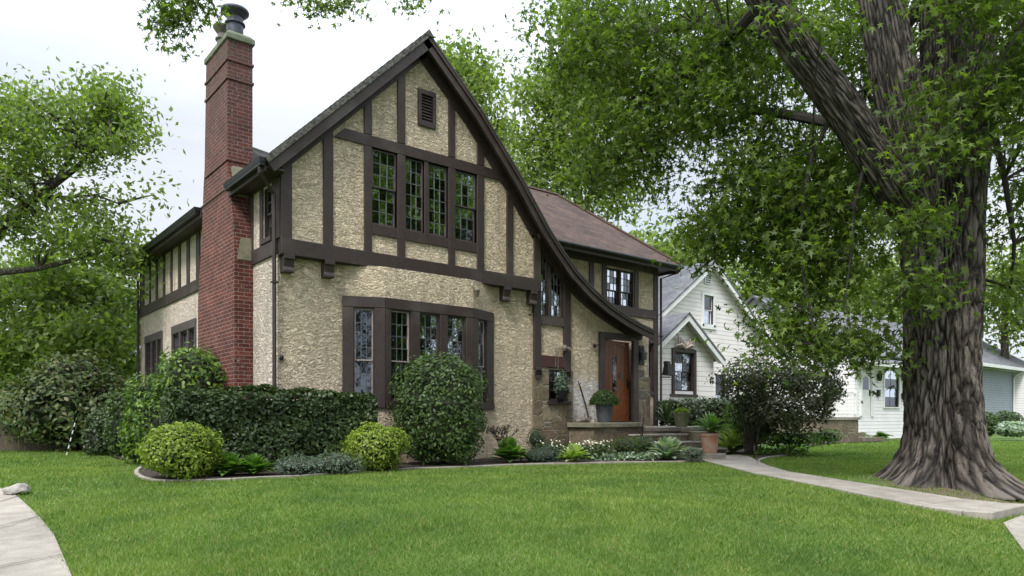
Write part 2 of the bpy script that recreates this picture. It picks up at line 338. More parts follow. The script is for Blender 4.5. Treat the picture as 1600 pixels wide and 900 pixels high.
def make_grass():
    m = leafmat('grass', [(.070, .126, .020), (.112, .192, .031), (.185, .265, .06)], .3, .55); n = m.node_tree.nodes; l = m.node_tree.links
    r = [x for x in n if x.type == 'VALTORGB'][0]; a = noise_n(n, l, .28, 3); b2 = noise_n(n, l, 1.7, 4); c = noise_n(n, l, 6, 3)
    k = ramp(n, l, a.outputs['Fac'], [(.35, (.80, .88, .85)), (.65, (1.22, 1.12, 1.1))]); k2 = ramp(n, l, b2.outputs['Fac'], [(.3, (.72, .80, .8)), (.5, (1, 1, 1)), (.72, (1.35, 1.2, 1.35))])
    k3 = ramp(n, l, c.outputs['Fac'], [(.64, (0, 0, 0)), (.72, (1, 1, 1))]); g = n.new('ShaderNodeNewGeometry'); dead = ramp(n, l, g.outputs['Random Per Island'], [(.93, (0, 0, 0)), (.95, (1, 1, 1))])
    c1 = mixc(n, l, 1, r.outputs[0], k.outputs[0], 'MULTIPLY'); c1 = mixc(n, l, 1, c1, k2.outputs[0], 'MULTIPLY')
    c1 = mixc(n, l, math_n(n, l, 'MULTIPLY', k3.outputs[0], .35), c1, (.13, .21, .07)); c1 = mixc(n, l, math_n(n, l, 'MULTIPLY', dead.outputs[0], .8), c1, (.30, .25, .12))
    bs = n['Principled BSDF']; l.new(c1, bs.inputs['Base Color'])
    t = [x for x in n if x.type == 'BSDF_TRANSLUCENT'][0]; l.new(mixc(n, l, 1, c1, (1.5, 1.75, .6), 'MULTIPLY'), t.inputs[0]); return m
MATS['grass'] = make_grass()
MATS['grass_plain'] = leafmat('grass', [(.065, .125, .016), (.105, .185, .026), (.18, .26, .055)], .3, .55)
MATS['shrub_core'] = simple('shrub_core', (.012, .022, .008), (.018, .022, .010), .95, 9, 0)  # near-black green for the solid cores that keep light out of the bushes

def make_lawn():
    m, n, l, b = mat('lawn')
    n1 = noise_n(n, l, .55, 4); n2 = noise_n(n, l, 40, 4)
    r1 = ramp(n, l, n1.outputs['Fac'], [(.3, (.07, .13, .018)), (.7, (.115, .19, .03))])
    r2 = ramp(n, l, n2.outputs['Fac'], [(.3, (.45, .5, .4)), (.7, (1.25, 1.2, 1.2))])
    c = mixc(n, l, 1, r1.outputs[0], r2.outputs[0], 'MULTIPLY')
    # bare trodden soil round the foot of the maple
    g = n.new('ShaderNodeNewGeometry'); vd = n.new('ShaderNodeVectorMath'); vd.operation = 'DISTANCE'; l.new(g.outputs['Position'], vd.inputs[0]); vd.inputs[1].default_value = (6.3, -8.6, -.15)
    n3 = noise_n(n, l, 3, 4); dd = math_n(n, l, 'ADD', vd.outputs['Value'], math_n(n, l, 'MULTIPLY', n3.outputs['Fac'], .9))
    rr = ramp(n, l, math_n(n, l, 'DIVIDE', dd, 3.), [(.42, (1, 1, 1)), (.56, (0, 0, 0))])
    c = mixc(n, l, rr.outputs[0], c, (.13, .10, .065)); l.new(c, b.inputs['Base Color']); b.inputs['Roughness'].default_value = .95
    bump(n, l, b, n2.outputs['Fac'], .6, .03); return m
MATS['lawn'] = make_lawn()

# ---------------- object helpers ----------------
def link(name, me, m=None, parent=None):
    o = bpy.data.objects.new(name, me); COL.objects.link(o)
    if m and me: me.materials.append(MATS[m] if isinstance(m, str) else m)
    if parent: o.parent = parent
    return o
def tag(o, label=None, cat=None, group=None, kind=None):
    if label: o['label'] = label
    if cat: o['category'] = cat
    if group: o['group'] = group
    if kind: o['kind'] = kind
    return o
def thing(name, label, cat, group=None, loc=(0, 0, 0)):
    o = bpy.data.objects.new(name, None); COL.objects.link(o); o.empty_display_size = .2
    LOCS[o.name] = Vector(loc)
    return tag(o, label, cat, group)
LOCS = {}
class MB:
    def __init__(s): s.v = []; s.f = []; s.uv = []
    def poly(s, pts, uv=None):
        b = len(s.v); s.v += [tuple(p) for p in pts]; s.f.append(list(range(b, b+len(pts)))); s.uv.append(uv); return s
    def box(s, x0, x1, y0, y1, z0, z1):
        return s.hexa([(x0,y0,z0),(x1,y0,z0),(x1,y1,z0),(x0,y1,z0)], [(x0,y0,z1),(x1,y0,z1),(x1,y1,z1),(x0,y1,z1)])
    def hexa(s, lo, hi):
        b = len(s.v); k = len(lo); s.v += [tuple(p) for p in lo]+[tuple(p) for p in hi]
        s.f.append([b+i for i in range(k)][::-1]); s.f.append([b+k+i for i in range(k)])
        for i in range(k): j = (i+1) % k; s.f.append([b+i, b+j, b+k+j, b+k+i])
        s.uv += [None]*(k+2); return s
    def tube(s, pts, rad, seg=8, cap=True):
        pts = [Vector(p) for p in pts]; rad = rad if isinstance(rad, (list, tuple)) else [rad]*len(pts)
        b = len(s.v); ref = Vector((0, 0, 1))
        for i, p in enumerate(pts):
            d = (pts[min(i+1, len(pts)-1)]-pts[max(i-1, 0)]).normalized()
            if abs(d.dot(ref)) > .95: a = d.cross(Vector((1, 0, 0))).normalized()
            else: a = d.cross(ref).normalized()
            c = d.cross(a)
            for k in range(seg):
                t = 2*math.pi*k/seg; q = p+(a*math.cos(t)+c*math.sin(t))*rad[i]; s.v.append(tuple(q))
        for i in range(len(pts)-1):
            for k in range(seg):
                k2 = (k+1) % seg; s.f.append([b+i*seg+k, b+i*seg+k2, b+(i+1)*seg+k2, b+(i+1)*seg+k]); s.uv.append(None)
        if cap:
            s.f.append([b+k for k in range(seg)][::-1]); s.f.append([b+(len(pts)-1)*seg+k for k in range(seg)]); s.uv += [None]*2
        return s
    def lathe(s, c, prof, seg=24):
        b = len(s.v)
        for r, z in prof:
            for k in range(seg):
                t = 2*math.pi*k/seg; s.v.append((c[0]+r*math.cos(t), c[1]+r*math.sin(t), c[2]+z))
        for i in range(len(prof)-1):
            for k in range(seg):
                k2 = (k+1) % seg; s.f.append([b+i*seg+k, b+i*seg+k2, b+(i+1)*seg+k2, b+(i+1)*seg+k]); s.uv.append(None)
        s.f.append([b+k for k in range(seg)][::-1]); s.f.append([b+(len(prof)-1)*seg+k for k in range(seg)]); s.uv += [None]*2
        return s
    def build(s, name, m, parent=None, smooth=False, bevel=0):
        me = bpy.data.meshes.new(name); me.from_pydata(s.v, [], s.f)
        if any(u for u in s.uv):
            ul = me.uv_layers.new(name='UVMap')
            for p, u in zip(me.polygons, s.uv):
                if u:
                    for li, c in zip(p.loop_indices, u): ul.data[li].uv = c
        bm = bmesh.new(); bm.from_mesh(me); bmesh.ops.recalc_face_normals(bm, faces=bm.faces)
        if bevel:
            bmesh.ops.bevel(bm, geom=[e for e in bm.edges if e.calc_length() > bevel*3], offset=bevel, segments=1, affect='EDGES', profile=.5)
        bm.to_mesh(me); bm.free()
        if smooth:
            for p in me.polygons: p.use_smooth = True
        return link(name, me, m, parent)
class Fr:                                    # wall frame: s along the wall, z up, w outwards
    def __init__(s, o, d): s.o = Vector((o[0], o[1], 0)); s.d = Vector((d[0], d[1], 0)).normalized(); s.n = Vector((s.d.y, -s.d.x, 0))
    def p(s, a, z, w=0): return s.o+s.d*a+s.n*w+Vector((0, 0, z))
    def prism(s, mb, pts, w0, w1): mb.hexa([s.p(a, z, w0) for a, z in pts], [s.p(a, z, w1) for a, z in pts]); return mb
    def bar(s, mb, a0, a1, z0, z1, w0, w1): return s.prism(mb, [(a0, z0), (a1, z0), (a1, z1), (a0, z1)], w0, w1)
def inpoly(x, y, P):
    c = False; j = len(P)-1
    for i in range(len(P)):
        if (P[i][1] > y) != (P[j][1] > y) and x < (P[j][0]-P[i][0])*(y-P[i][1])/(P[j][1]-P[i][1])+P[i][0]: c = not c
        j = i
    return c
def panel(fr, outline, holes, m, parent, name='wall', w=0):
    pts = []; edges = []
    for lp in [outline]+holes:
        b = len(pts); pts += [Vector(p) for p in lp]; edges += [(b+i, b+(i+1) % len(lp)) for i in range(len(lp))]
    vo, eo, fo, *_ = delaunay_2d_cdt(pts, edges, [], 1, 1e-5)
    mb = MB(); mb.v = [tuple(fr.p(v.x, v.y, w)) for v in vo]
    for f in fo:
        cx = sum(vo[i].x for i in f)/len(f); cy = sum(vo[i].y for i in f)/len(f)
        if inpoly(cx, cy, outline) and not any(inpoly(cx, cy, h) for h in holes): mb.f.append(list(f)); mb.uv.append(None)
    return mb.build(name, m, parent)
def rect(a0, a1, z0, z1): return [(a0, z0), (a1, z0), (a1, z1), (a0, z1)]
def timber(fr, pts, w1, parent, w0=-.02, m='timber', name='timber'):
    mb = MB(); fr.prism(mb, pts, w0, w1); return mb.build(name, m, parent, bevel=.006)
def window(fr, a0, a1, z0, z1, cols, rows, parent, w=-.07, sash='winframe', lead='lead', hung=False, low=None, cur=None):
    if a0 > a1: a0, a1 = a1, a0
    wf = MB(); j = .02
    for q in ((a0, a0+j, z0, z1), (a1-j, a1, z0, z1), (a0+j, a1-j, z0, z0+j), (a0+j, a1-j, z1-j, z1)): fr.bar(wf, *q, w-.04, .004)
    wo = wf.build('window', 'timber', parent)
    a0 += j; a1 -= j; z0 += j; z1 -= j
    def sashpiece(zz0, zz1, ww, nr, t=.024):
        sb = MB(); pb = MB(); lb = MB()
        for q in ((a0, a0+t, zz0, zz1), (a1-t, a1, zz0, zz1), (a0+t, a1-t, zz0, zz0+t), (a0+t, a1-t, zz1-t, zz1)): fr.bar(sb, *q, ww-.015, ww+.02)
        A0, A1, Z0, Z1 = a0+t, a1-t, zz0+t, zz1-t
        for i in range(1, cols):
            c = A0+(A1-A0)*i/cols; fr.bar(lb, c-.007, c+.007, Z0, Z1, ww-.004, ww+.010)
        for k in range(1, nr):
            c = Z0+(Z1-Z0)*k/nr; fr.bar(lb, A0, A1, c-.007, c+.007, ww-.004, ww+.0085)
        for i in range(cols):
            for k in range(nr):
                p0 = A0+(A1-A0)*i/cols; p1 = A0+(A1-A0)*(i+1)/cols; q0 = Z0+(Z1-Z0)*k/nr; q1 = Z0+(Z1-Z0)*(k+1)/nr
                tx = random.uniform(-.0013, .0013); ty = random.uniform(-.0013, .0013)
                pb.poly([fr.p(p0, q0, ww-tx-ty), fr.p(p1, q0, ww+tx-ty), fr.p(p1, q1, ww+tx+ty), fr.p(p0, q1, ww-tx+ty)])
        sb.build('sash', sash, wo); lb.build('glazing_bar', lead, wo); pb.build('pane', 'glass', wo)
    if hung:
        zm = z0+(z1-z0)*(low or .5)
        sashpiece(zm-.012, z1, w+.012, rows[1]); sashpiece(z0, zm+.022, w-.022, rows[0])
    else: sashpiece(z0, z1, w, rows)
    if cur:
        for c0, c1, zz0, zz1, cm in cur:
            mb = MB(); n_ = 14
            for i in range(n_):
                s0 = a0+(a1-a0)*(c0+(c1-c0)*i/n_); s1 = a0+(a1-a0)*(c0+(c1-c0)*(i+1)/n_)
                q0 = w-.11-.015*(i % 2); q1 = w-.11-.015*((i+1) % 2)
                zl = z0+(z1-z0)*zz0; zh = z0+(z1-z0)*zz1
                mb.poly([fr.p(s0, zl, q0), fr.p(s1, zl, q1), fr.p(s1, zh, q1), fr.p(s0, zh, q0)])
            mb.build('curtain', cm, wo)
    return wo
def slab(corners, th, uvscale=1):            # roof slope: first two corners along the eave; uv in metres
    mb = MB(); c = [Vector(p) for p in corners]; u = (c[1]-c[0]).normalized(); nrm = (c[1]-c[0]).cross(c[2]-c[0]).normalized()
    if nrm.z < 0: nrm = -nrm
    v = nrm.cross(u)
    if v.z < 0: v = -v
    mb.poly(c, [((p-c[0]).dot(u), (p-c[0]).dot(v)) for p in c])
    lo = [p-nrm*th for p in c]; mb.poly(lo[::-1], [(0, 0)]*len(lo))
    for i in range(len(c)):
        j = (i+1) % len(c); mb.poly([c[i], lo[i], lo[j], c[j]], [((p-c[0]).dot(u), (p-c[0]).dot(v)) for p in (c[i], c[i], c[j], c[j])])
    return mb

# ---------------- leaves ----------------
MAPLE = ([(0, 0, 0), (-.12, .02, .0), (-.30, .02, -.08), (-.13, .22, .02), (-.44, .58, -.12), (-.12, .46, .02), (0, 1.1, -.14), (.12, .46, .02), (.44, .58, -.12), (.13, .22, .02), (.30, .02, -.08), (.12, .02, 0)],
         [(0, 1, 2, 3), (0, 3, 4, 5), (0, 5, 6, 7), (0, 7, 8, 9), (0, 9, 10, 11)])
OVAL = ([(0, 0, 0), (-.26, .5, .05), (0, 1, -.04), (.26, .5, .05)], [(0, 1, 2, 3)])
FERN = ([(0, 0, 0), (-.10, .35, .03), (0, 1, -.15), (.10, .35, .03)], [(0, 1, 2, 3)])
SPRAY = ([(0, 0, 0), (-.35, .45, .0), (-.12, .42, .03), (0, 1, -.1), (.12, .42, .03), (.35, .45, 0)], [(0, 1, 2, 3), (0, 3, 4, 5)])
def leafmesh(name, C, Sz, tpl, m, parent=None, nrm=None, spread=.9, up=.25, extra=None, droop=0.):
    C = np.asarray(C, dtype=np.float64); n = len(C); Sz = np.broadcast_to(Sz, n) if np.ndim(Sz) else np.full(n, Sz)
    Sz = Sz*rng.uniform(.7, 1.25, n)
    z = rng.normal(size=(n, 3))*spread
    if nrm is not None: z = z*.55+np.asarray(nrm)
    z[:, 2] += up; z /= np.linalg.norm(z, axis=1)[:, None]
    y = rng.normal(size=(n, 3)); y[:, 2] -= droop; y -= (y*z).sum(1)[:, None]*z; y /= np.linalg.norm(y, axis=1)[:, None]
    x = np.cross(y, z)
    T = np.array(tpl[0]); K = len(T); T = T-np.array([0, .45, 0])
    V = C[:, None, :]+Sz[:, None, None]*(T[None, :, 0, None]*x[:, None]+T[None, :, 1, None]*y[:, None]+T[None, :, 2, None]*z[:, None])
    V = V.reshape(-1, 3); q = len(tpl[1][0]); Fc = np.array(tpl[1]).reshape(-1)
    idx = (np.arange(n)[:, None]*K+Fc[None]).reshape(-1).astype(np.int32)
    if extra: # (verts, quads)
        ev = np.array(extra[0]); ef = [f for f in extra[1]]
        eidx = np.array([i for f in ef for i in f], dtype=np.int32)+len(V); V = np.vstack([V, ev]); idx = np.concatenate([idx, eidx])
    nf = len(idx)//q
    me = bpy.data.meshes.new(name); me.vertices.add(len(V)); me.vertices.foreach_set('co', V.astype(np.float32).ravel())
    me.loops.add(len(idx)); me.loops.foreach_set('vertex_index', idx)
    me.polygons.add(nf); me.polygons.foreach_set('loop_start', np.arange(nf, dtype=np.int32)*q)
    me.update(calc_edges=True); me.validate()
    return link(name, me, m, parent)
def rnd_dir(n):
    d = rng.normal(size=(n, 3)); return d/np.linalg.norm(d, axis=1)[:, None]
def blobs(specs):
    """clusters inside ellipsoids given as (px, py, Z, rx_px, ry_px, rz_m, n)"""
    out = []
    for px, py, Z, rx, ry, rz, n in specs:
        d = rnd_dir(n); r = rng.random(n)**.42; q = d*r[:, None]
        for a, b, c in q:
            out.append(tuple(atZ(px+a*rx, py-b*ry, Z+c*rz)))
    return out
def crown(name, clusters, per, sig, size, tpl, m, parent, droop=.5, flat=.65):
    c = np.array(clusters); k = len(c); sc = rng.uniform(.6, 1.35, k)
    P = np.repeat(c, per, 0); s = np.repeat(sc, per)
    off = rng.normal(size=(k*per, 3))*sig*s[:, None]; off[:, 2] *= flat
    return leafmesh(name, P+off, size, tpl, m, parent, spread=.8, up=.5, droop=droop)
def twigs(mb, clusters, anchors, frac, r=.02):
    A = [Vector(a) for a in anchors]
    for c in clusters:
        if random.random() > frac: continue
        c = Vector(c); a = min(A, key=lambda q: (q-c).length); d = (a-c).length
        if d < .2: continue
        mid = (a+c)/2+Vector((random.uniform(-.1, .1), random.uniform(-.1, .1), random.uniform(0, .16)))*d
        mb.tube([a, a.lerp(mid, .6), mid, mid.lerp(c, .6), c], [r*1.5, r*1.2, r, r*.6, r*.3], 5, False)

# ================= THE SETTING: ground, walks, beds =================
def poly_strip_contains(P): return lambda x, y: inpoly(x, y, P)
def gpx(pts): return [(ghit(*p).x, ghit(*p).y) for p in pts]
bed_edge_px = [(560,737.5),(575,736.5),(680,732),(800,727),(900,725),(1000,723),(1098,722)]
loop_px = [(232,727),(222,731),(214,736),(213,741),(222,747),(240,751),(262,752.5),(320,751.5),(362,750),(410,747),(470,744.6),(530,740)]
E_front = gpx(loop_px+bed_edge_px)
BED = [(9.6, -2.4), (9.6, .5), (-.1, .5), (-.1, 8.5), (-1.3, 8.5), (-1.6, 4.5)]
BED = E_front+[(8.9, -2.55)]+BED
RB_px = [(1186,727),(1184,720),(1200,715),(1230,711.5),(1252,711)]
RB = gpx(RB_px)
BED2 = RB+gpx([(1244,700),(1310,693),(1400,690)])+[(24, -.9), (24, 2), (10.2, 1.9), (10.2, -2.6), gpx([(1178,712)])[0]]
# front walk: left / near edge and right / far edge, in metres
wl = [(9.15,-2.5),(8.2,-2.75),(7.3,-3.6),(6.2,-4.9),(5.1,-6.1),(4.45,-7.1),(4.10,-8.0),(4.0,-8.9),(4.05,-9.3),(4.15,-9.55)]
wr = [(10.1,-2.5),(9.6,-3.1),(8.3,-4.1),(7.0,-5.15),(5.9,-6.2),(5.25,-7.2),(5.06,-8.0),(5.2,-8.9),(5.3,-9.3),(5.42,-9.55)]
wtop = lambda x, y: max(gz(x, y)+.02, -.155 if y < -8.4 else -9)
WALK = wl+wr[::-1]
SW_px = [(0,762),(28,776),(61,807),(84,835),(112,900)]
e_ = gpx(SW_px); d0 = Vector((e_[-1][0]-e_[-2][0], e_[-1][1]-e_[-2][1])).normalized()
sw_in = [(-9.5, e_[0][1]+1.5), (-6.5, e_[0][1]+1.0)]+e_+[(e_[-1][0]+d0.x*1.6, e_[-1][1]+d0.y*1.6), (-3.1,-9.0), (-2.0,-10.4), (0.5,-11.2), (4.15,-9.65), (4.9,-9.6), (9,-10.1), (60,-10.1)]
sw_out = [(-9.5, -2.6), (-7.4, -2.9), (-6.1,-3.7), (-5.6,-4.6), (-5.4,-5.4), (-5.3,-6.3), (-5.2,-7.5), (-5.0,-8.8), (-4.5,-10.4), (-3.2,-11.9), (0.9,-12.7), (4.6,-11.4), (5.2,-11.3), (9,-11.6), (60,-11.6)]
SIDEW = sw_in+sw_out[::-1]
xs = np.unique(np.concatenate([np.linspace(-200, -16, 24), np.arange(-16, 26, .22), np.linspace(26, 300, 40)]))
ys = np.unique(np.concatenate([np.linspace(-150, -22, 16), np.arange(-22, 8, .22), np.linspace(8, 400, 60)]))
gv = [(x, y, gz(x, y)-(.02 if -22 < y else 0)) for y in ys for x in xs]
nx = len(xs); gf = [(j*nx+i, j*nx+i+1, (j+1)*nx+i+1, (j+1)*nx+i) for j in range(len(ys)-1) for i in range(nx-1)]
me = bpy.data.meshes.new('lawn'); me.from_pydata(gv, [], gf)
for p in me.polygons: p.use_smooth = True
tag(link('lawn', me, 'lawn'), kind='structure')

def flat_patch(name, P, zf, m, th=.0, step=.35, smooth=True):
    pts = [Vector(p) for p in P]; n0 = len(pts); ed = [(i, (i+1) % n0) for i in range(n0)]
    x0, x1 = min(p[0] for p in P), max(p[0] for p in P); y0, y1 = min(p[1] for p in P), max(p[1] for p in P)
    step = max(step, (x1-x0)/90, (y1-y0)/90)
    x = x0+.1
    while x < x1:
        y = y0+.1
        while y < y1:
            if inpoly(x, y, P): pts.append(Vector((x, y)))
            y += step
        x += step
    vo, eo, fo, *_ = delaunay_2d_cdt(pts, ed, [], 1, 1e-5)
    mb = MB(); mb.v = [(v.x, v.y, zf(v.x, v.y)) for v in vo]; mb.f = [list(f) for f in fo]; mb.uv = [None]*len(mb.f)
    if th:
        for i in range(n0):
            a, c = P[i], P[(i+1) % n0]; za, zc = zf(*a), zf(*c)
            mb.poly([(a[0], a[1], za), (c[0], c[1], zc), (c[0], c[1], zc-th), (a[0], a[1], za-th)])
    return mb.build(name, m)
soil_z = lambda x, y: gz(x, y)+.025+.03*noise.noise((x*2, y*2, 0))
tag(flat_patch('planting_bed', BED, soil_z, 'soil'), kind='structure')
tag(flat_patch('planting_bed', BED2, soil_z, 'soil'), kind='structure')
# walk slabs with open joints
w_ob = MB()
def walkslab(a, c):
    P0, P1, Q0, Q1 = wl[a], wl[c], wr[a], wr[c]
for i in range(len(wl)-1):
    g = .012
    A, B, C, D = [Vector(p) for p in (wl[i], wr[i], wr[i+1], wl[i+1])]
    cut = i in (0, 2, 4, 5, 6, 7)
    if cut: D2 = D.lerp(A, g/(D-A).length); C2 = C.lerp(B, g/(C-B).length)
    else: D2, C2 = D, C
    zz = [wtop(*p) for p in (A, B, C2, D2)]
    w_ob.hexa([(p.x, p.y, z-.16) for p, z in zip((A, B, C2, D2), zz)], [(p.x, p.y, z) for p, z in zip((A, B, C2, D2), zz)])
tag(w_ob.build('front_walk', 'concrete', bevel=.006), kind='structure')
tag(flat_patch('sidewalk', SIDEW, lambda x, y: gz(x, y)+.0, 'concrete', .1, .3), kind='structure')
jb = MB()
for a, c in zip(e_[1:3]+[(-3.85,-5.6)], sw_out[3:6]):
    dx = Vector((a[0]-c[0], a[1]-c[1])).normalized(); nn_ = Vector((-dx.y, dx.x))*.006
    jb.poly([(a[0]+nn_.x, a[1]+nn_.y, gz(*a)+.005), (a[0]-nn_.x, a[1]-nn_.y, gz(*a)+.005), (c[0]-nn_.x, c[1]-nn_.y, gz(*c)+.005), (c[0]+nn_.x, c[1]+nn_.y, gz(*c)+.005)])
tag(jb.build('sidewalk_joint', 'soil'), kind='structure')
tag(flat_patch('road', [(-150,-24), (150,-24), (150,-16), (-150,-16)], lambda x, y: gz(x, y)+.01, 'asphalt', 0, 3), kind='structure')
# edging kerbs of the beds
def edging(pts, label):
    mb = MB(); P = [Vector((p[0], p[1], gz(*p))) for p in pts]
    sub = []
    for a, b in zip(P, P[1:]):
        k = max(1, int((b-a).length/.4)); sub += [a.lerp(b, i/k) for i in range(k)]
    sub.append(P[-1])
    for i in range(len(sub)-1):
        a, b = sub[i], sub[i+1]; n_ = (b-a).cross(Vector((0, 0, 1))).normalized()*.032
        h = .028+.012*noise.noise(a*3); h2 = .028+.012*noise.noise(b*3); b = b.lerp(a, .012)
        mb.hexa([a-n_-Vector((0,0,.05)), b-n_-Vector((0,0,.05)), b+n_-Vector((0,0,.05)), a+n_-Vector((0,0,.05))], [a-n_+Vector((0,0,h)), b-n_+Vector((0,0,h2)), b+n_+Vector((0,0,h2)), a+n_+Vector((0,0,h))])
    tag(mb.build('bed_edging', 'concrete', bevel=.008), label, 'edging')
edging(E_front, 'low curved concrete edging between the front lawn and the flower bed below the house')
edging(RB, 'short curved concrete edging of the bed to the right of the front walk')

# ================= THE TUDOR HOUSE =================
H = thing('tudor_house', 'half timbered tudor house with cream stucco, dark timbers and a tall red brick chimney', 'house', loc=(3, 3, 0))
FF = Fr((0, 0), (1, 0))                      # front frame: s = X, out = -Y
SF = Fr((0, 0), (0, -1))                     # left side frame: s = -Y, out = -X
RO = [(2.82,8.33),(4.13,7.16),(5.19,6.02),(5.6,5.52),(5.97,5.07),(6.36,4.67),(6.82,4.25),(7.4,3.86),(8.0,3.56),(8.6,3.33),(9.1,3.18),(9.58,3.07)]
LO = [(-.36,5.17),(2.82,8.33)]
def offs(P, w):
    out = []
    for i, p in enumerate(P):
        a = Vector(P[max(i-1, 0)]); b = Vector(P[min(i+1, len(P)-1)]); d = (b-a).normalized(); n_ = Vector((d.y, -d.x))
        if n_.y > 0: n_ = -n_
        out.append((p[0]+n_.x*w, p[1]+n_.y*w))
    return out
def outer_z(x, drop=0):
    P = LO[:1]+RO
    for a, b in zip(P, P[1:]):
        if a[0] <= x <= b[0]: return a[1]+(b[1]-a[1])*(x-a[0])/(b[0]-a[0])-drop
    return P[-1][1]-drop
# --- upper gable wall with window openings
JY = .12
x2 = lambda px: onY(px, 300, -JY).x
UW = [(1.75,2.30,4.52,5.96,3,(3,3),True), (2.47,2.915,4.52,5.96,3,6,False), (3.005,3.48,4.52,5.96,3,6,False), (3.64,4.20,4.52,5.96,3,(3,3),True)]
top = [(x, outer_z(x, .1)) for x in (0.0, 1.4, 2.82, 4.13, 5.19, 5.97)]
panel(FF, [(0, 3.71), (5.97, 3.71)]+top[::-1], [rect(*w[:4]) for w in UW]+[rect(2.82,3.12,6.72,7.28)], 'stucco', H, w=JY)
for w in UW:
    window(FF, *w[:4], w[4], w[5], H, w=JY-.045, hung=w[6], sash='winframe')
mbx = MB(); FF.bar(mbx, 0, 5.97, 3.69, 3.712, 0, JY-.002); mbx.build('soffit', 'timber_dark', H)
# --- lower front wall, bay and entry wall
def bx(px): return onY(px, 560, 0).x
lz = [(9.82, 2.92), (9.1, 3.08), (8.6, 3.23), (8.0, 3.46), (7.4, 3.76), (6.82, 4.15), (6.36, 4.57), (5.97, 4.97)]
tallhole = [(6.07,3.2),(6.76,3.2),(6.76,4.14),(6.40,4.52),(6.07,4.85)]
doorhole = rect(8.13, 9.17, .77, 2.82)
nich = rect(6.32, 6.90, 1.27, 1.98)
panel(FF, [(0, 0), (1.22, 0), (1.22, 3.71), (0, 3.71)], [], 'stucco', H)
panel(FF, [(4.72, 0), (9.82, 0)]+lz+[(5.97, 3.71), (4.72, 3.71)], [tallhole, doorhole, nich], 'stucco', H)
BP = .3; b0, b1, b2, b3 = (1.22, 0), (1.94, -BP), (3.98, -BP), (4.72, 0)
BF = [Fr(b0, (b1[0]-b0[0], b1[1]-b0[1])), Fr(b1, (1, 0)), Fr(b2, (b3[0]-b2[0], b3[1]-b2[1]))]
BL = [math.hypot(.72, .3), 2.04, math.hypot(.74, .3)]
zb, zt = 1.18, 2.93
holes = [[(.20, .58)], [(.09, .47), (.58, .96), (1.07, 1.46), (1.57, 1.95)], [(.16, .52)]]
fx = lambda px: onY(px, 560, -BP).x-1.94
holes[1] = [(fx(610), fx(642)), (fx(655), fx(687)), (fx(698.5), fx(727.5))]
lowz = 1.95
for fr, ln, hh, k in zip(BF, BL, holes, range(3)):
    panel(fr, rect(0, ln, 0, 3.71), [rect(a, c, zb, zt) for a, c in hh], 'stucco', H)
    timber(fr, rect(0, ln, zt, 3.13), .035, H)                      # head
    timber(fr, rect(0, ln, zb-.12, zb), .05, H)                     # sill
    pos = [0]+[v for q in hh for v in q]+[ln]
    for a, c in zip(pos[::2], pos[1::2]): timber(fr, rect(a, c, zb, zt), .03, H)
    for i, (a, c) in enumerate(hh):
        cur = {0: [(.02, .30, 0, 1, 'blind'), (.74, .98, .1, 1, 'curtain'), (.02, .98, 0, .42, 'blind')], 2: [(.5, .98, 0, 1, 'blind')]}.get(k)
        if k == 1: cur = [[(.0, .5, 0, 1, 'blind')], [(.0, .25, 0, 1, 'curtain')], [(.7, 1, 0, 1, 'curtain')]][i]
        window(fr, a, c, zb, zt, 3, (3, 4), H, hung=True, low=.44, sash='winframe' if k == 1 and i else 'sash_pale', cur=cur)
# --- upper gable timbers
T = lambda pts, w=JY+.035, **k: timber(FF, pts, w, H, w0=JY-.02, **k)
zr = lambda x: outer_z(x, .3)
for a, c in ((0.78,.97), (1.59,1.75), (2.30,2.47), (3.48,3.64), (4.20,4.38), (4.99,5.17)):
    if c <= 1.5 or a >= 4.9: T([(a, 3.98), (c, 3.98), (c, zr(c)), (a, zr(a))])
    elif (a, c) in ((2.30, 2.47), (3.48, 3.64), (1.59, 1.75), (4.20, 4.38)):
        T(rect(a, c, 3.98, 5.955)); T([(a, 6.175), (c, 6.175), (c, zr(c)), (a, zr(a))])
T([(0, 3.98), (.2, 3.98), (.2, zr(.2)), (0, zr(0))]); T([(5.77, 3.98), (5.97, 3.98), (5.97, zr(5.97)+.06), (5.77, zr(5.77)+.06)])
T([(.98, 5.96), (4.99, 5.96), (4.80, 6.17), (1.2, 6.17)], JY+.032)
T(rect(1.75, 4.20, 4.32, 4.52), JY+.030)
T(rect(2.915, 3.005, 4.52, 5.955), JY+.02)
T(rect(0, 5.97, 3.70, 3.98), JY+.055)
# vent with louvres
vb = MB()
for q in ((2.76,2.83,6.64,7.36), (3.10,3.17,6.64,7.36), (2.83,3.10,6.64,6.73), (2.83,3.10,7.27,7.36)): FF.bar(vb, *q, JY-.03, JY+.04)
vo = vb.build('vent', 'timber_dark', H); lv = MB()
for i in range(9):
    z = 6.74+i*.06; lv.hexa([FF.p(2.83, z, JY+.01), FF.p(3.10, z, JY+.01), FF.p(3.10, z+.05, JY-.03), FF.p(2.83, z+.05, JY-.03)], [FF.p(2.83, z+.012, JY+.01), FF.p(3.10, z+.012, JY+.01), FF.p(3.10, z+.062, JY-.03), FF.p(2.83, z+.062, JY-.03)])
lv.build('louvre', 'timber_dark', vo)
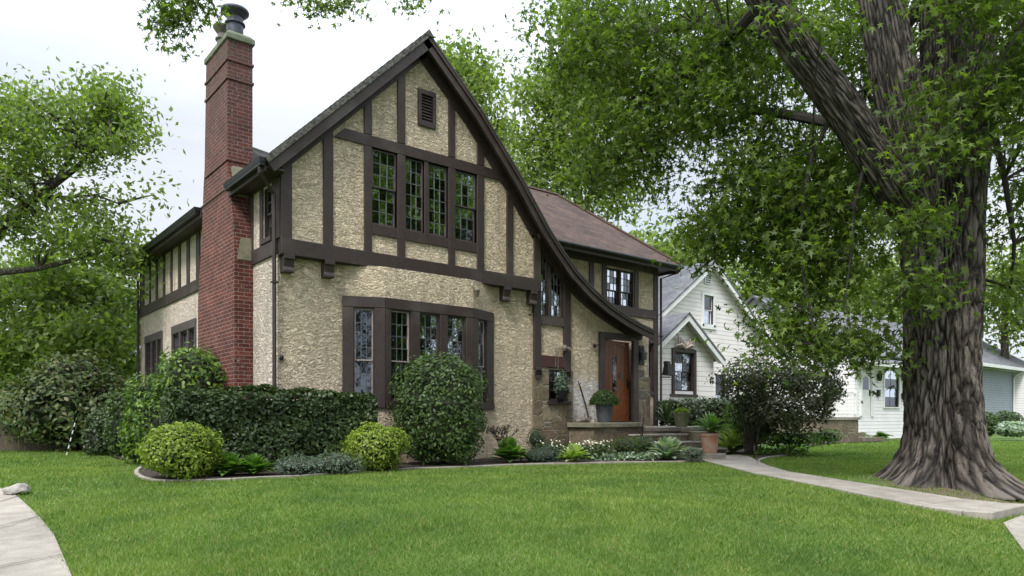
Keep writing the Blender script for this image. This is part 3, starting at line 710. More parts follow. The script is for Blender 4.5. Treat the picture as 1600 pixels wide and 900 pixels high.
# rake trim on the wall, barge boards and roof
def band(P, wa, wb, y0, y1, name, m='timber'):
    A, B = offs(P, wa), offs(P, wb)
    for k in range(len(P)-1):
        pass
    mb = MB(); n_ = len(P)
    for i in range(n_):
        for (q, yy) in ((A[i], y0), (B[i], y0), (B[i], y1), (A[i], y1)): mb.v.append((q[0], yy, q[1]))
    for i in range(n_-1):
        for k in range(4):
            k2 = (k+1) % 4; mb.f.append([i*4+k, i*4+k2, (i+1)*4+k2, (i+1)*4+k]); mb.uv.append(None)
    mb.f += [[0, 1, 2, 3], [(n_-1)*4+k for k in range(4)]]; mb.uv += [None]*2
    return mb.build(name, m, H)
def clipP(P, xmax): return [p for p in P if p[0] <= xmax]
LW = [(-.02, outer_z(-.02)), (2.82, 8.33)]
band(LW, .1, .31, -JY-.034, -JY+.01, 'rake_trim'); band(RO[:5]+[(5.975, 5.06)], .1, .31, -JY-.034, -JY+.01, 'rake_trim')
band([(5.97,5.07)]+RO[5:-1]+[(9.5,3.09)], .02, .23, -.10, .01, 'rake_trim')
band(LO, .035, .225, -.40, -.35, 'barge_board'); band(RO, .035, .21, -.40, -.35, 'barge_board')
band(LO, -.035, .06, -.45, -.395, 'shingle_edge', 'shingle_edge'); band(RO, .0, .075, -.43, -.395, 'rake_moulding', 'timber_dark')
# soffit boards between the barge board and the wall
band([LO[0], LO[1]], .06, .09, -.352, -JY+.02, 'soffit', 'timber_dark'); band(RO[:5], .06, .09, -.352, -JY+.02, 'soffit', 'timber_dark'); band(RO[4:], .055, .085, -.352, .02, 'soffit', 'timber_dark')
# roofs
DEEP = 10.65
rl = slab([(-.36,-.44,5.19), (-.36,DEEP,5.19), (2.82,DEEP,8.36), (2.82,-.44,8.36)], .05); rl.build('roof', 'shingle_dark', H)
rp = RO[:5]
rb = MB(); dist = 0
for i, (a, b) in enumerate(zip(RO, RO[1:])):
    dl = math.hypot(b[0]-a[0], b[1]-a[1]); yb = DEEP if b[0] <= 5.98 else 1.08
    for (dz, rev) in ((.03, 0), (-.02, 1)):
        q = [(a[0],-.44,a[1]+dz), (b[0],-.44,b[1]+dz), (b[0],yb,b[1]+dz), (a[0],yb,a[1]+dz)]
        u = [(-.44,-dist), (-.44,-dist-dl), (yb,-dist-dl), (yb,-dist)]
        rb.poly(q, u)
    rb.poly([(a[0],-.44,a[1]-.02), (b[0],-.44,b[1]-.02), (b[0],-.44,b[1]+.03), (a[0],-.44,a[1]+.03)], [(0,0),(.1,0),(.1,.05),(0,.05)])
    dist += dl
e = RO[-1]; rb.poly([(e[0],-.44,e[1]-.02),(e[0],1.08,e[1]-.02),(e[0],1.08,e[1]+.03),(e[0],-.44,e[1]+.03)], [(0,0),(1,0),(1,.05),(0,.05)])
rb.build('roof', 'shingle_dark', H)
rc = MB()
for i in range(36):
    y = -.46+i*.31; rc.hexa([(2.70,y,8.27),(2.82,y,8.40),(2.94,y,8.27)], [(2.695,y+.33,8.255),(2.82,y+.33,8.385),(2.945,y+.33,8.255)])
rc.build('ridge_cap', 'shingle_dark', H)
# wing: front wall plane Y = 1.05
WY = 1.05; WF = Fr((0, WY), (1, 0))
wz = 5.22
w0_, w1_ = 9.36, 10.42
panel(WF, rect(5.9, 11.45, 0, wz), [rect(w0_, w1_, 3.74, 4.90), rect(10.55, 11.30, 1.62, 3.0)], 'stucco', H)
panel(Fr((9.82, 0), (0, 1)), rect(0, 1.05, 0, 3.05), [], 'stucco', H)
TW = lambda pts, w=.03: timber(WF, pts, w, H)
for a, c in ((8.69,8.86), (9.17,9.34), (10.44,10.62), (11.27,11.45), (7.85,8.0)): TW(rect(a, c, 3.93, 4.96))
TW(rect(5.95, 11.45, 4.955, 5.2), .035); TW(rect(5.95, 11.45, 3.68, 3.93), .035)
TW(rect(11.27, 11.45, 0, 3.68)); TW(rect(10.40, 10.55, .66, 3.10)); TW(rect(10.55, 11.27, 3.0, 3.12)); TW(rect(10.55, 11.27, 1.52, 1.62))
mid = (w0_+w1_)/2
window(WF, w0_, mid-.02, 3.74, 4.90, 3, (3, 3), H, hung=True); window(WF, mid+.02, w1_, 3.74, 4.90, 3, (3, 3), H, hung=True, cur=[(.6, .98, 0, 1, 'blind')])
TW(rect(mid-.02, mid+.02, 3.74, 4.90), .01)
window(WF, 10.55, 11.27, 1.62, 3.0, 3, 5, H)
panel(Fr((11.45, WY), (0, 1)), rect(0, 4.2, 0, 5.2), [], 'stucco', H); panel(Fr((11.45, 5.25), (-1, 0)), rect(0, 5.55, 0, 5.2), [], 'stucco', H)
panel(Fr((5.9, 5.25), (0, 1)), rect(0, 4.95, 0, 5.0), [], 'stucco', H)
EVY, EVZ, RY, RZ, EX, RX = .58, 5.22, 3.1, 7.33, 11.9, 9.47
slab([(5.3,EVY,EVZ), (EX,EVY,EVZ), (RX,RY,RZ), (2.9,RY,RZ)], .05).build('roof', 'shingle_red', H)
slab([(EX,EVY,EVZ), (EX,5.62,EVZ), (RX,RY,RZ)], .05).build('roof', 'shingle_red', H)
slab([(EX,5.62,EVZ), (2.9,5.62,EVZ), (2.9,RY,RZ), (RX,RY,RZ)], .05).build('roof', 'shingle_red', H)
hb = MB()
hb.tube([(EX,EVY,EVZ+.01),(RX,RY,RZ+.01)], .05, 6); hb.tube([(RX,RY,RZ+.01),(5,RY,RZ+.01)], .05, 6)
hb.build('ridge_cap', 'shingle_red', H)
mb = MB(); mb.box(6.2, EX-.02, EVY+.03, WY, EVZ-.13, EVZ-.10); mb.box(11.45, EX-.03, WY, 5.4, EVZ-.13, EVZ-.10); mb.box(6.3, EX-.01, EVY+.0, EVY+.03, EVZ-.20, EVZ-.04); mb.box(EX-.03, EX, EVY+.03, 5.6, EVZ-.2, EVZ-.04); mb.build('soffit', 'timber_dark', H)
gb = MB(); gb.tube([(6.35,EVY-.05,EVZ-.07),(EX+.02,EVY-.05,EVZ-.07)], .055, 8); gb.build('gutter', 'metal_dark', H, smooth=False)
# left side wall with windows
def yy(px, py=440): return onX(px, py, 0).y
WA = [(9.51,8.93),(8.84,8.36),(8.27,7.85)]; WB = [(6.75,6.17),(6.06,5.46),(5.37,4.88)]
hs = [rect(-a, -c, 1.35, 2.93) for a, c in WA+WB]+[rect(-.62, -.22, 4.08, 4.98)]
panel(SF, rect(-10.2, 0, 0, 5.25), hs, 'stucco', H)
panel(SF, rect(0, JY, 3.71, 5.3), [], 'timber', H)
TS = lambda pts, w=.03: timber(SF, pts, w, H)
TS(rect(-10.2, 0, 3.72, 3.98), .04); TS(rect(-10.2, 0, 5.03, 5.25), .035)
for a, c in ((10.2,9.73),(9.11,9.0),(8.41,8.25),(7.66,7.51),(6.92,6.8),(6.23,6.06),(5.52,5.31),(4.76,4.5),(1.35,1.17),(.80,.66),(.20,-JY)):
    TS(rect(-a, -c, 3.98, 5.03))
TS(rect(-.68,-.2, 3.99, 4.08), .06)
for ws in (WA, WB):
    lo_, hi_ = ws[-1][1]-.08, ws[0][0]+.09
    timber(SF, rect(-hi_, -lo_, 2.93, 3.13), .035, H, m='winframe'); timber(SF, rect(-hi_-.03, -lo_+.03, 1.25, 1.35), .06, H, m='winframe')
    edges_ = [hi_]+[v for q in ws for v in q]+[lo_]
    for a, c in zip(edges_[::2], edges_[1::2]): timber(SF, rect(-a, -c, 1.35, 2.93), .03, H, m='winframe')
    for a, c in ws: window(SF, -a, -c, 1.35, 2.93, 3, (3, 4), H, hung=True, low=.4, cur=[(.6, .95, 0, 1, 'blind')])
window(SF, -.62, -.22, 4.08, 4.98, 2, (2, 2), H, hung=True)
panel(Fr((0, 10.2), (-1, 0)), [(-5.9, 0), (0, 0), (0, 5.2), (-2.82, 8.2), (-5.9, 5.1)], [], 'stucco', H)
# eaves and gutter on the left
mb = MB(); mb.box(-.33, 0, -.35, 1.5, 5.06, 5.09); mb.box(-.33, 0, 3.2, 10.6, 5.06, 5.09); mb.build('soffit', 'timber_dark', H)
mb = MB(); mb.box(-.36, -.33, -.35, 1.5, 5.0, 5.16); mb.box(-.36, -.33, 3.2, 10.6, 5.0, 5.16); mb.build('fascia', 'timber_dark', H)
gb = MB()
for a, c in ((-.42, 1.42), (3.25, 10.68)):
    gb.hexa([(-.46,a,5.12),(-.46,c,5.12),(-.37,c,5.12),(-.37,a,5.12)], [(-.48,a,5.20),(-.48,c,5.20),(-.365,c,5.20),(-.365,a,5.20)])
    gb.box(-.455, -.38, a+.01, c-.01, 5.07, 5.118)
gb.build('gutter', 'metal_dark', H)
# roof saddle behind the chimney
slab([onY(388,280,2.0), onY(426,262,2.0), onY(427,241,2.9), onY(388,227,2.9)], .04).build('roof', 'shingle_dark', H)
# downspouts
def spout(pts, w=.035):
    mb = MB(); mb.tube(pts, w, 6); 
    for z in (1.2, 3.2): mb.box(pts[-1][0]-.055, pts[-1][0]+.055, pts[-1][1]-.05, pts[-1][1]+.05, z, z+.03)
    mb.build('downspout', 'timber', H)
spout([(-.42,-.3,5.08), (-.42,-.3,4.98), (-.09,-.07,4.72), (-.075,-.06,.1)])
spout([(-.42,10.55,5.08), (-.40,10.5,4.95), (-.09,10.12,4.85), (-.075,10.12,.1)])
spout([(11.85,.53,5.12), (11.8,.6,5.0), (11.52,.98,4.85), (11.52,.98,.1)])
# corbel brackets under the jetty
def bracket(a, z0=3.70, wd=.19, h=.30, dp=.20):
    mb = MB(); pr = [(0, 0), (dp, 0), (dp, -.07), (dp-.03, -.09), (dp-.06, -.2), (dp-.03, -.26), (dp-.03, -h), (.0, -h)]
    lo = [FF.p(a, z0+z, w-.01) for w, z in pr]; hi = [FF.p(a+wd, z0+z, w-.01) for w, z in pr]; mb.hexa(lo, hi)
    mb.build('bracket', 'timber_dark', H, bevel=.006)
for a in (.05, .80, 4.90, 5.66): bracket(a)
for a in (5.90, 6.82): bracket(a, 2.02, .16, .18, .10)
# tall stair window strip
timber(FF, rect(5.86, 6.07, 1.99, 4.98), .05, H); timber(FF, [(6.78,1.99),(7.0,1.99),(7.0,4.02),(6.78,4.1)], .05, H)
timber(FF, rect(6.07, 6.78, 3.0, 3.19), .04, H, m='winframe'); timber(FF, rect(6.07, 6.78, 2.04, 2.30), .05, H, m='maroon')
timber(FF, [(6.76,4.14),(6.80,4.14),(6.80,4.30),(6.07,5.0),(6.07,4.86),(6.40,4.53)], .03, H)
timber(FF, rect(6.33, 6.40, 3.19, 4.6), .0, H, w0=-.06, m='winframe')
window(FF, 6.07, 6.33, 3.19, 4.86, 2, 6, H, w=-.05); window(FF, 6.40, 6.78, 3.19, 4.50, 3, 5, H, w=-.05)
# stonework: entry pier, base course, pilaster
def stonepanel(q, w, name='stonework'):
    mb = MB(); FF.bar(mb, *q, -.03, w); o = mb.build(name, 'stone', H, bevel=.01); return o
stonepanel((5.84, 6.32, .60, 1.99), .035); stonepanel((6.90, 7.08, .60, 1.99), .035); stonepanel((6.32, 6.90, .60, 1.27), .035); stonepanel((5.84, 7.25, 0, .60), .05)
stonepanel((6.32, 6.90, 1.98, 2.02), .03)
stonepanel((9.38, 9.84, .1, 1.95), .045); stonepanel((9.38, 9.62, 1.95, 2.12), .04)
# small leaded window in the stone
window(FF, 6.32, 6.90, 1.27, 1.98, 2, 3, H, w=-.03); timber(FF, rect(6.26, 6.97, 1.19, 1.27), .09, H, m='timber_dark')
# door with casing
timber(FF, rect(7.96, 8.13, .77, 2.98), .07, H); timber(FF, rect(9.17, 9.36, .77, 2.98), .07, H); timber(FF, rect(8.13, 9.17, 2.82, 2.98), .07, H)
db = MB()
for i in range(7):
    a = 8.14+i*.147; FF.bar(db, a+.003, a+.144, .80, 2.80, -.13, -.10)
FF.bar(db, 8.14, 8.30, .80, 2.80, -.12, -.085); FF.bar(db, 9.01, 9.165, .80, 2.80, -.12, -.085)
FF.prism(db, [(8.30,2.66),(8.5,2.70),(8.65,2.715),(8.8,2.70),(9.01,2.66),(9.01,2.80),(8.30,2.80)], -.12, -.085); FF.bar(db, 8.30, 9.01, .80, 1.02, -.12, -.085)
dr = db.build('door', 'door', H, bevel=.004)
q = MB(); FF.bar(q, 8.57, 8.70, 1.55, 2.42, -.10, -.092); q.build('door_window', 'glass', dr)
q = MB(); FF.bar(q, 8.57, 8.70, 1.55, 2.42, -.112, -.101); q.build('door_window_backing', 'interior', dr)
q = MB(); q.tube([FF.p(8.86, 2.02, -.07), FF.p(8.81, 1.93, -.05), FF.p(8.86, 1.86, -.05), FF.p(8.91, 1.93, -.05), FF.p(8.86, 2.02, -.07)], .016, 6); q.build('knocker', 'lead', dr)
q = MB(); FF.bar(q, 9.07, 9.12, 1.62, 1.86, -.085, -.07); q.tube([FF.p(9.095, 1.8, -.03), FF.p(9.095, 1.66, -.03)], .012, 6); q.build('handle', 'metal_dark', dr)
q = MB(); FF.bar(q, 8.1, 9.2, .74, .80, -.14, .1); q.build('threshold', 'timber_dark', H)
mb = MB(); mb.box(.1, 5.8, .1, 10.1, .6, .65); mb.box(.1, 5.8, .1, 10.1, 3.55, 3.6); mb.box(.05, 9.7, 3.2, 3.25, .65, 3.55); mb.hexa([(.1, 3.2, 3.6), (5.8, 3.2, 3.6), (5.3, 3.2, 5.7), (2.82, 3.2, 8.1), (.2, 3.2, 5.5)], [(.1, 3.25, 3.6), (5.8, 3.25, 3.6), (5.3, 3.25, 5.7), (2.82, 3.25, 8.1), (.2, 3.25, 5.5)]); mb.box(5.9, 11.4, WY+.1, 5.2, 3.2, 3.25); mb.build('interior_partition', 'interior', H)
# lamps, mailbox, fittings
def attach(name, m, mb, par=H, **k): return mb.build(name, m, par, **k)
q = MB(); a, z = 9.52, 2.52; FF.bar(q, a-.09, a+.10, z-.28, z+.22, .0, .03); lm = attach('wall_lantern', 'metal_dark', q)
q = MB(); q.lathe(FF.p(a, z-.16, .12), [(.035, 0), (.065, .02), (.075, .17), (.09, .18), (.05, .23), (.012, .27)], 10); q.tube([FF.p(a, z+.12, .03), FF.p(a, z+.16, .12)], .012, 6); attach('lantern_head', 'lead', q, lm)
q = MB(); q.lathe(FF.p(6.72, 2.48, .12), [(.05, -.05), (.07, 0), (.06, .06), (.02, .09)], 12); q.tube([FF.p(6.66, 2.5, .01), FF.p(6.72, 2.5, .12)], .018, 6)
q.tube([FF.p(6.86, 2.46, .12), FF.p(6.78, 2.49, .12)], [.07, .05], 10); q.tube([FF.p(6.60, 2.5, .02), FF.p(6.52, 2.47, .03), FF.p(6.50, 2.06, .06)], .008, 5); q.tube([FF.p(6.66, 2.5, .05), FF.p(6.58, 2.35, .06), FF.p(6.56, 1.98, .07)], .007, 5); attach('floodlight', 'metal_rust', q)
q = MB(); a, z = 11.72, 2.2; q.tube([(11.47,.98,2.05),(11.78,.86,2.05)], .02, 6); q.box(11.58, 11.74, .82, .94, 2.42, 2.5); q.hexa([(11.56,.76,2.1),(11.9,.76,2.1),(11.9,.98,2.1),(11.56,.98,2.1)], [(11.60,.80,2.42),(11.76,.80,2.42),(11.76,.94,2.42),(11.60,.94,2.42)])
q.tube([(11.5,.9,2.11),(12.02,.86,2.10)], .02, 6); attach('side_lantern', 'metal_dark', q)
q = MB(); a = onY(743, 455, -.3); q.tube([a+Vector((-.03,.0,.10)), a+Vector((0,-.06,.02)), a+Vector((.03,0,-.10))], [.04,.06,.045], 7); attach('pipe_stub', 'cement', q)
q = MB(); q.tube([FF.p(7.78, 2.62, .0), FF.p(7.78, 2.62, .09), FF.p(7.86, 2.66, .11), FF.p(7.94, 2.65, .10)], .014, 6); q.lathe(FF.p(7.78, 2.58, .05), [(.03,0),(.045,.03),(.03,.09)], 8); attach('bracket_hook', 'metal_dark', q)
q = MB(); q.lathe(FF.p(.06, 1.88, .03), [(.03,0),(.04,.04),(.03,.08)], 8); attach('hose_bib', 'metal_dark', q)
q = MB(); q.tube([FF.p(5.80, 3.42, .06), FF.p(5.80, 3.25, .05), FF.p(5.76, 3.17, .05), FF.p(5.70, 3.2, .04)], .016, 6); attach('conduit', 'metal_dark', q)

# ================= CHIMNEY (part of the house) =================
cpr = [(3.49,0),(1.20,0),(1.20,3.86),(1.27,4.55),(1.45,5.15),(1.58,5.45),(1.60,5.62),(1.60,8.02),(2.92,8.02),(2.98,6.9),(3.03,5.95),(3.10,5.6),(3.22,4.6),(3.36,3.9),(3.49,3.3)]
cm_ = MB(); cm_.hexa([(-.34, y, z) for y, z in cpr], [(.13, y, z) for y, z in cpr]); CH = cm_.build('chimney', 'brick', H)
mb = MB()
def ring(z, h, e): mb.box(-.34-e, .13+e, 1.60-e, 2.95+e, z, z+h)
for z, hh_ in ((onX(357, 89, -.34).z-.03, .045), (onX(357, 118, -.34).z-.03, .045), (5.72, .05)):
    mb = MB(); ring(z, hh_, .022); mb.build('brick_course', 'brick', CH)
mb = MB(); mb.box(-.37, .17, 1.56, 2.97, 8.02, 8.13); mb.hexa([(-.36,1.57,8.13),(.16,1.57,8.13),(.16,2.96,8.13),(-.36,2.96,8.13)], [(-.30,1.63,8.20),(.10,1.63,8.20),(.10,2.88,8.20),(-.30,2.88,8.20)])
mb.build('chimney_cap', 'capstone', CH, bevel=.012)
mb = MB(); Pq = [(-.30,1.195,3.80),(.12,1.195,3.80),(.12,1.235,4.25),(-.22,1.23,4.2)]; mb.hexa([(x, y-.012, z) for x, y, z in Pq], [(x, y+.05, z) for x, y, z in Pq]); mb.build('mortar_patch', 'cement', CH); mb = MB()
Pq = [(-.28,1.50,5.60),(.12,1.50,5.60),(.12,1.40,5.02),(-.22,1.40,5.02)]; mb.hexa([(x, y-.012, z) for x, y, z in Pq], [(x, y+.2, z) for x, y, z in Pq]); mb.build('mortar_patch', 'cement', CH)
mb = MB(); mb.lathe((-.11, 1.88, 8.18), [(.155,0),(.155,.27),(.19,.275),(.19,.30),(.15,.31),(.15,.40),(.255,.50),(.262,.53),(.25,.56),(.13,.60)], 28); mb.build('flue_cap', 'metal_grey', CH, smooth=False)
mb = MB(); mb.lathe((-.12, 2.52, 8.18), [(.13,0),(.13,.22),(.16,.225),(.16,.25),(.115,.26),(.115,.34),(.20,.46),(.205,.48),(.19,.48)], 24); mb.build('flue_cap', 'metal_rust', CH, smooth=False)

# ================= STOOP AND STEPS =================
st = thing('stone_stoop', 'low stone stoop with slab and steps in front of the wooden door', 'steps', loc=(8.5, -1.2, 0))
mb = MB(); mb.box(6.92, 8.52, -.86, -.06, 0, .66); mb.box(8.52, 11.3, -1.28, 1.0, 0, .555); mb.build('base', 'stone', st)
mb = MB(); mb.box(6.85, 8.58, -.92, -.055, .66, .77); mb.build('slab', 'cement', st, bevel=.012)
mb = MB(); mb.box(8.585, 11.34, -1.34, 1.02, .56, .665); mb.build('landing', 'concrete', st, bevel=.012)
for k, (z, yf) in enumerate(((.17,-2.2), (.34,-1.90), (.51,-1.60))):
    mb = MB(); xr = 9.85 if k else 10.05
    mb.box(7.62, xr-.5*(k == 2), yf, -1.285, z-.17 if k == 0 else z-.165, z-.05); mb.build('riser', 'stone', st, bevel=.008)
    mb = MB(); mb.box(7.60, xr-.5*(k == 2)+.01, yf-.025, yf+.33, z-.05, z); mb.build('tread', 'concrete', st, bevel=.01)
mb = MB(); mb.box(9.37, 9.9, -1.88, -1.35, .34, .56); mb.build('cheek_wall', 'stone', st, bevel=.01)

# ================= NEIGHBOURING HOUSES =================
def gable_house(parent, x0, x1, y0, y1, ze, zp, wall, roof, ov=.3, ovy=.3, xp=None, trim='white_paint', base=0, th=.12):
    xp = xp or (x0+x1)/2
    fr = Fr((0, y0), (1, 0))
    return fr, xp
NH = thing('clapboard_house', 'cream clapboard house with steep gables beyond the dark stair post of the tudor house', 'house', loc=(15, 6, 0))
PY = 2.07
pk = onY(1065.5, 489, PY); pr_ = onY(1122, 562, PY); hw = pr_.x-pk.x; xl, xr = pk.x-hw+.15, pk.x+hw-.25; sl = (pk.z-pr_.z)/hw
PF = Fr((0, PY), (1, 0))
wn0, wn1 = onY(1053, 600, PY), onY(1083, 600, PY); wz0, wz1 = onY(1068, 611, PY).z, onY(1068, 551, PY).z
zz = lambda x: pk.z-abs(x-pk.x)*sl-.08
panel(PF, [(xl, 0), (xr, 0), (xr, zz(xr)), (pk.x, zz(pk.x)), (xl, zz(xl))], [rect(wn0.x, wn1.x, wz0, wz1)], 'siding_cream', NH)
MY = 4.6; mp_ = onY(1108, 408, MY); mr = onY(1206, 546, MY); ms = (mp_.z-mr.z)/(mr.x-mp_.x); mw = mr.x-mp_.x+.0
mxl, mxr = mp_.x-mw+.2, mp_.x+mw-.2; mz = lambda x: mp_.z-abs(x-mp_.x)*ms-.1
MF = Fr((0, MY), (1, 0)); u0, u1 = onY(1099, 485, MY), onY(1114, 485, MY); uz0, uz1 = onY(1106, 507, MY).z, onY(1106, 462, MY).z
d0_, d1_ = onY(1118, 600, MY), onY(1133, 600, MY)
panel(MF, [(mxl, 0), (mxr, 0), (mxr, mz(mxr)), (mp_.x, mz(mp_.x)), (mxl, mz(mxl))], [rect(u0.x, u1.x, uz0, uz1), rect(d0_.x, d1_.x, 1.0, onY(1125, 585, MY).z)], 'siding_cream', NH)
panel(Fr((xr, PY), (0, 1)), rect(0, MY-PY, 0, zz(xr)), [], 'siding_cream', NH); panel(Fr((xl, MY), (0, -1)), rect(0, MY-PY, 0, zz(xl)), [], 'siding_cream', NH)
panel(Fr((mxr, MY), (0, 1)), rect(0, 9, 0, mz(mxr)), [], 'siding_cream', NH); panel(Fr((mxl, MY+9), (0, -1)), rect(0, 9, 0, mz(mxl)), [], 'siding_cream', NH)
def groof(par, xp, zp, s, half, y0, y1, m, trim='white_paint', ov=.3):
    slab([(xp-half, y0-ov, zp-s*half), (xp-half, y1, zp-s*half), (xp, y1, zp), (xp, y0-ov, zp)], .06).build('roof', m, par)
    slab([(xp+half, y0-ov, zp-s*half), (xp+half, y1, zp-s*half), (xp, y1, zp), (xp, y0-ov, zp)], .06).build('roof', m, par)
    k = math.hypot(1, s); w = .17*k
    mb = MB(); q = lambda x, z, y: (x, y, z)
    for sg in (-1, 1):
        P = [(xp, zp-.065), (xp+sg*half, zp-s*half-.065), (xp+sg*half, zp-s*half-.065-w), (xp, zp-.065-w)]
        mb.hexa([q(*p, y0-ov+.02) for p in P], [q(*p, y0-ov+.06) for p in P])
    mb.build('barge_board', trim, par)
    mb = MB()
    for sg in (-1, 1):
        P = [(xp, zp-.075), (xp+sg*half, zp-s*half-.075), (xp+sg*half, zp-s*half-.11), (xp, zp-.11)]
        mb.hexa([q(*p, y0-ov+.065) for p in P], [q(*p, y0+.01) for p in P])
    mb.build('soffit', trim, par)
groof(NH, pk.x, pk.z, sl, hw+.02, PY, MY+1.5, 'shingle_grey'); groof(NH, mp_.x, mp_.z, ms, mw+.05, MY, MY+9, 'shingle_grey')
window(PF, wn0.x, wn1.x, wz0, wz1, 2, (2, 2), NH, hung=True, sash='metal_dark', lead='metal_dark', cur=[(.05, .95, 0, 1, 'blind')])
for q_ in (rect(wn0.x-.12, wn0.x, wz0-.1, wz1+.12), rect(wn1.x, wn1.x+.12, wz0-.1, wz1+.12), rect(wn0.x, wn1.x, wz1, wz1+.14), rect(wn0.x-.2, wn1.x+.2, wz0-.18, wz0-.1)): timber(PF, q_, .05, NH, name='casing')
window(MF, u0.x, u1.x, uz0, uz1, 1, (1, 1), NH, hung=True, sash='white_paint', cur=[(.05, .95, 0, 1, 'blind')])
for q_ in (rect(u0.x-.12, u0.x, uz0-.1, uz1+.12), rect(u1.x, u1.x+.12, uz0-.1, uz1+.12), rect(u0.x, u1.x, uz1, uz1+.12), rect(u0.x-.15, u1.x+.15, uz0-.18, uz0-.0)): timber(MF, q_, .05, NH, m='white_paint', name='casing')
window(MF, d0_.x, d1_.x, 1.0, onY(1125, 585, MY).z, 1, (1, 1), NH, hung=True, sash='metal_dark')
def nvent(fr, px, py, Y, w, h, peak):
    c = onY(px, py, Y); mb = MB(); P = [(c.x-w, c.z-h), (c.x+w, c.z-h), (c.x+w, c.z+h)]+([(c.x, c.z+h+w)] if peak else [])+[(c.x-w, c.z+h)]
    fr.prism(mb, P, 0, .05); o = mb.build('gable_vent', 'white_paint', NH); mb = MB()
    for i in range(5): z = c.z-h*.8+i*h*.38; fr.bar(mb, c.x-w*.75, c.x+w*.75, z, z+h*.14, .05, .06)
    mb.build('louvre', 'metal_dark', o)
nvent(MF, 1105, 435, MY, .2, .22, True); nvent(PF, 1065.5, 511, PY, .11, .14, False)
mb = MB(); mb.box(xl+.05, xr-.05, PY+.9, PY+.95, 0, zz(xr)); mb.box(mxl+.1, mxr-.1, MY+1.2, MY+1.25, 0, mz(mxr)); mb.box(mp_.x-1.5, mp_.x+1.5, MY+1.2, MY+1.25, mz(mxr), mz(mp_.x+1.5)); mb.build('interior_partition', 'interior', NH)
# antler shape above the neighbour's window
mb = MB(); c = onY(1068, 545, PY)+Vector((0, -.07, .02))
for sg in (-1, 1):
    for k in range(4):
        a = c+Vector((sg*(.05+.12*k), 0, .05+.07*k)); mb.tube([c+Vector((sg*.1*k, 0, .02)), a+Vector((0,-.05,.06)), a+Vector((sg*.08, -.02, .2))], [.035, .03, .012], 5)
    mb.tube([c, c+Vector((sg*.25, -.05, .1)), c+Vector((sg*.5, 0, .05))], [.05, .04, .02], 6)
mb.build('carved_ornament', 'driftpale', NH)

# white cottage beyond the maple
N2 = thing('white_cottage', 'white cottage with arched window and blue grey wing behind the big maple trunk', 'house', loc=(30, 5, 0))
QY = 1.75; QF = Fr((0, QY), (1, 0)); P2 = lambda px, py: onY(px, py, QY)
cx0, cx1 = P2(1336, 600).x, P2(1436, 600).x; ez = P2(1390, 571).z
aw0, aw1 = P2(1381, 600).x, P2(1404, 600).x; az0, az1 = P2(1392, 636).z, P2(1392, 588).z
dw0, dw1 = P2(1346, 600).x, P2(1361, 600).x; dz0, dz1 = P2(1352, 650).z, P2(1352, 580).z
arch = lambda a, c, z0, z1, h: [(a, z0), (c, z0), (c, z1)]+[((a+c)/2+(c-a)/2*math.cos(t), z1+h*math.sin(t)) for t in [math.pi*k/8 for k in range(1, 8)]]+[(a, z1)]
panel(QF, rect(cx0, cx1, .0, ez), [arch(aw0, aw1, az0, az1, .3), rect(dw0, dw1, dz0, dz1)], 'siding_white', N2)
panel(Fr((cx0, QY+5), (0, -1)), rect(0, 5, 0, ez), [], 'siding_white', N2)
window(QF, aw0, aw1, az0, az1+.3, 2, (2, 2), N2, hung=True, sash='metal_grey', w=-.04, cur=[(.05, .4, 0, 1, 'blind'), (.6, .95, 0, 1, 'blind')])
mb = MB(); A1 = arch(aw0-.09, aw1+.09, az0-.05, az1, .4); A0 = arch(aw0, aw1, az0, az1, .3)
for i in range(len(A1)):
    j = (i+1) % len(A1)
    mb.hexa([QF.p(*A1[i], -.01), QF.p(*A1[j], -.01), QF.p(*A0[j], -.01), QF.p(*A0[i], -.01)], [QF.p(*A1[i], .05), QF.p(*A1[j], .05), QF.p(*A0[j], .05), QF.p(*A0[i], .05)])
mb.build('casing', 'white_paint', N2)
mb = MB(); QF.bar(mb, dw0, dw1, dz0, dz1, -.06, -.02); q_ = mb.build('door', 'white_paint', N2)
mb = MB(); QF.prism(mb, arch(dw0+.18, dw1-.18, dz0+1.1, dz1-.35, .15), -.02, -.01); mb.build('door_window', 'glass', q_)
mb = MB(); QF.bar(mb, dw1-.14, dw1-.09, dz0+.85, dz0+1.1, -.02, .03); mb.build('handle', 'metal_dark', q_)
mb = MB(); QF.bar(mb, dw0-.14, dw0, dz0, dz1+.14, -.01, .06); QF.bar(mb, dw1, dw1+.14, dz0, dz1+.14, -.01, .06); QF.bar(mb, dw0, dw1, dz1, dz1+.14, -.01, .06); mb.build('casing', 'white_paint', N2)
for px, py in ((1371, 590), (1409, 590), (1409, 620)):
    c = P2(px, py); mb = MB(); mb.lathe((c.x, c.y-.1, c.z-.15), [(.05,0),(.09,.05),(.10,.26),(.13,.28),(.03,.36)], 8); mb.build('wall_lantern', 'metal_dark', N2)
c = P2(1371, 615); mb = MB(); QF.bar(mb, c.x-.08, c.x+.08, c.z-.12, c.z+.15, 0, .1); mb.build('letter_box', 'metal_dark', N2)
gx0 = P2(1529, 600).x; gx1 = P2(1592, 600).x
GY = QY+.8; GF = Fr((0, GY), (1, 0)); g0 = onY(1500, 600, GY).x; g1 = onY(1583, 600, GY).x; gze = onY(1560, 576, GY).z
panel(GF, rect(cx1, g1, 0, gze), [], 'siding_blue', N2); panel(Fr((g1, GY), (0, -1)), rect(0, .8, 0, gze), [], 'siding_white', N2)
panel(QF, rect(g1, g1+5, 0, gze), [rect(g1+.55, g1+1.6, .9, 2.3)], 'siding_white', N2); window(QF, g1+.55, g1+1.6, .9, 2.3, 2, (2, 2), N2, hung=True, sash='white_paint')
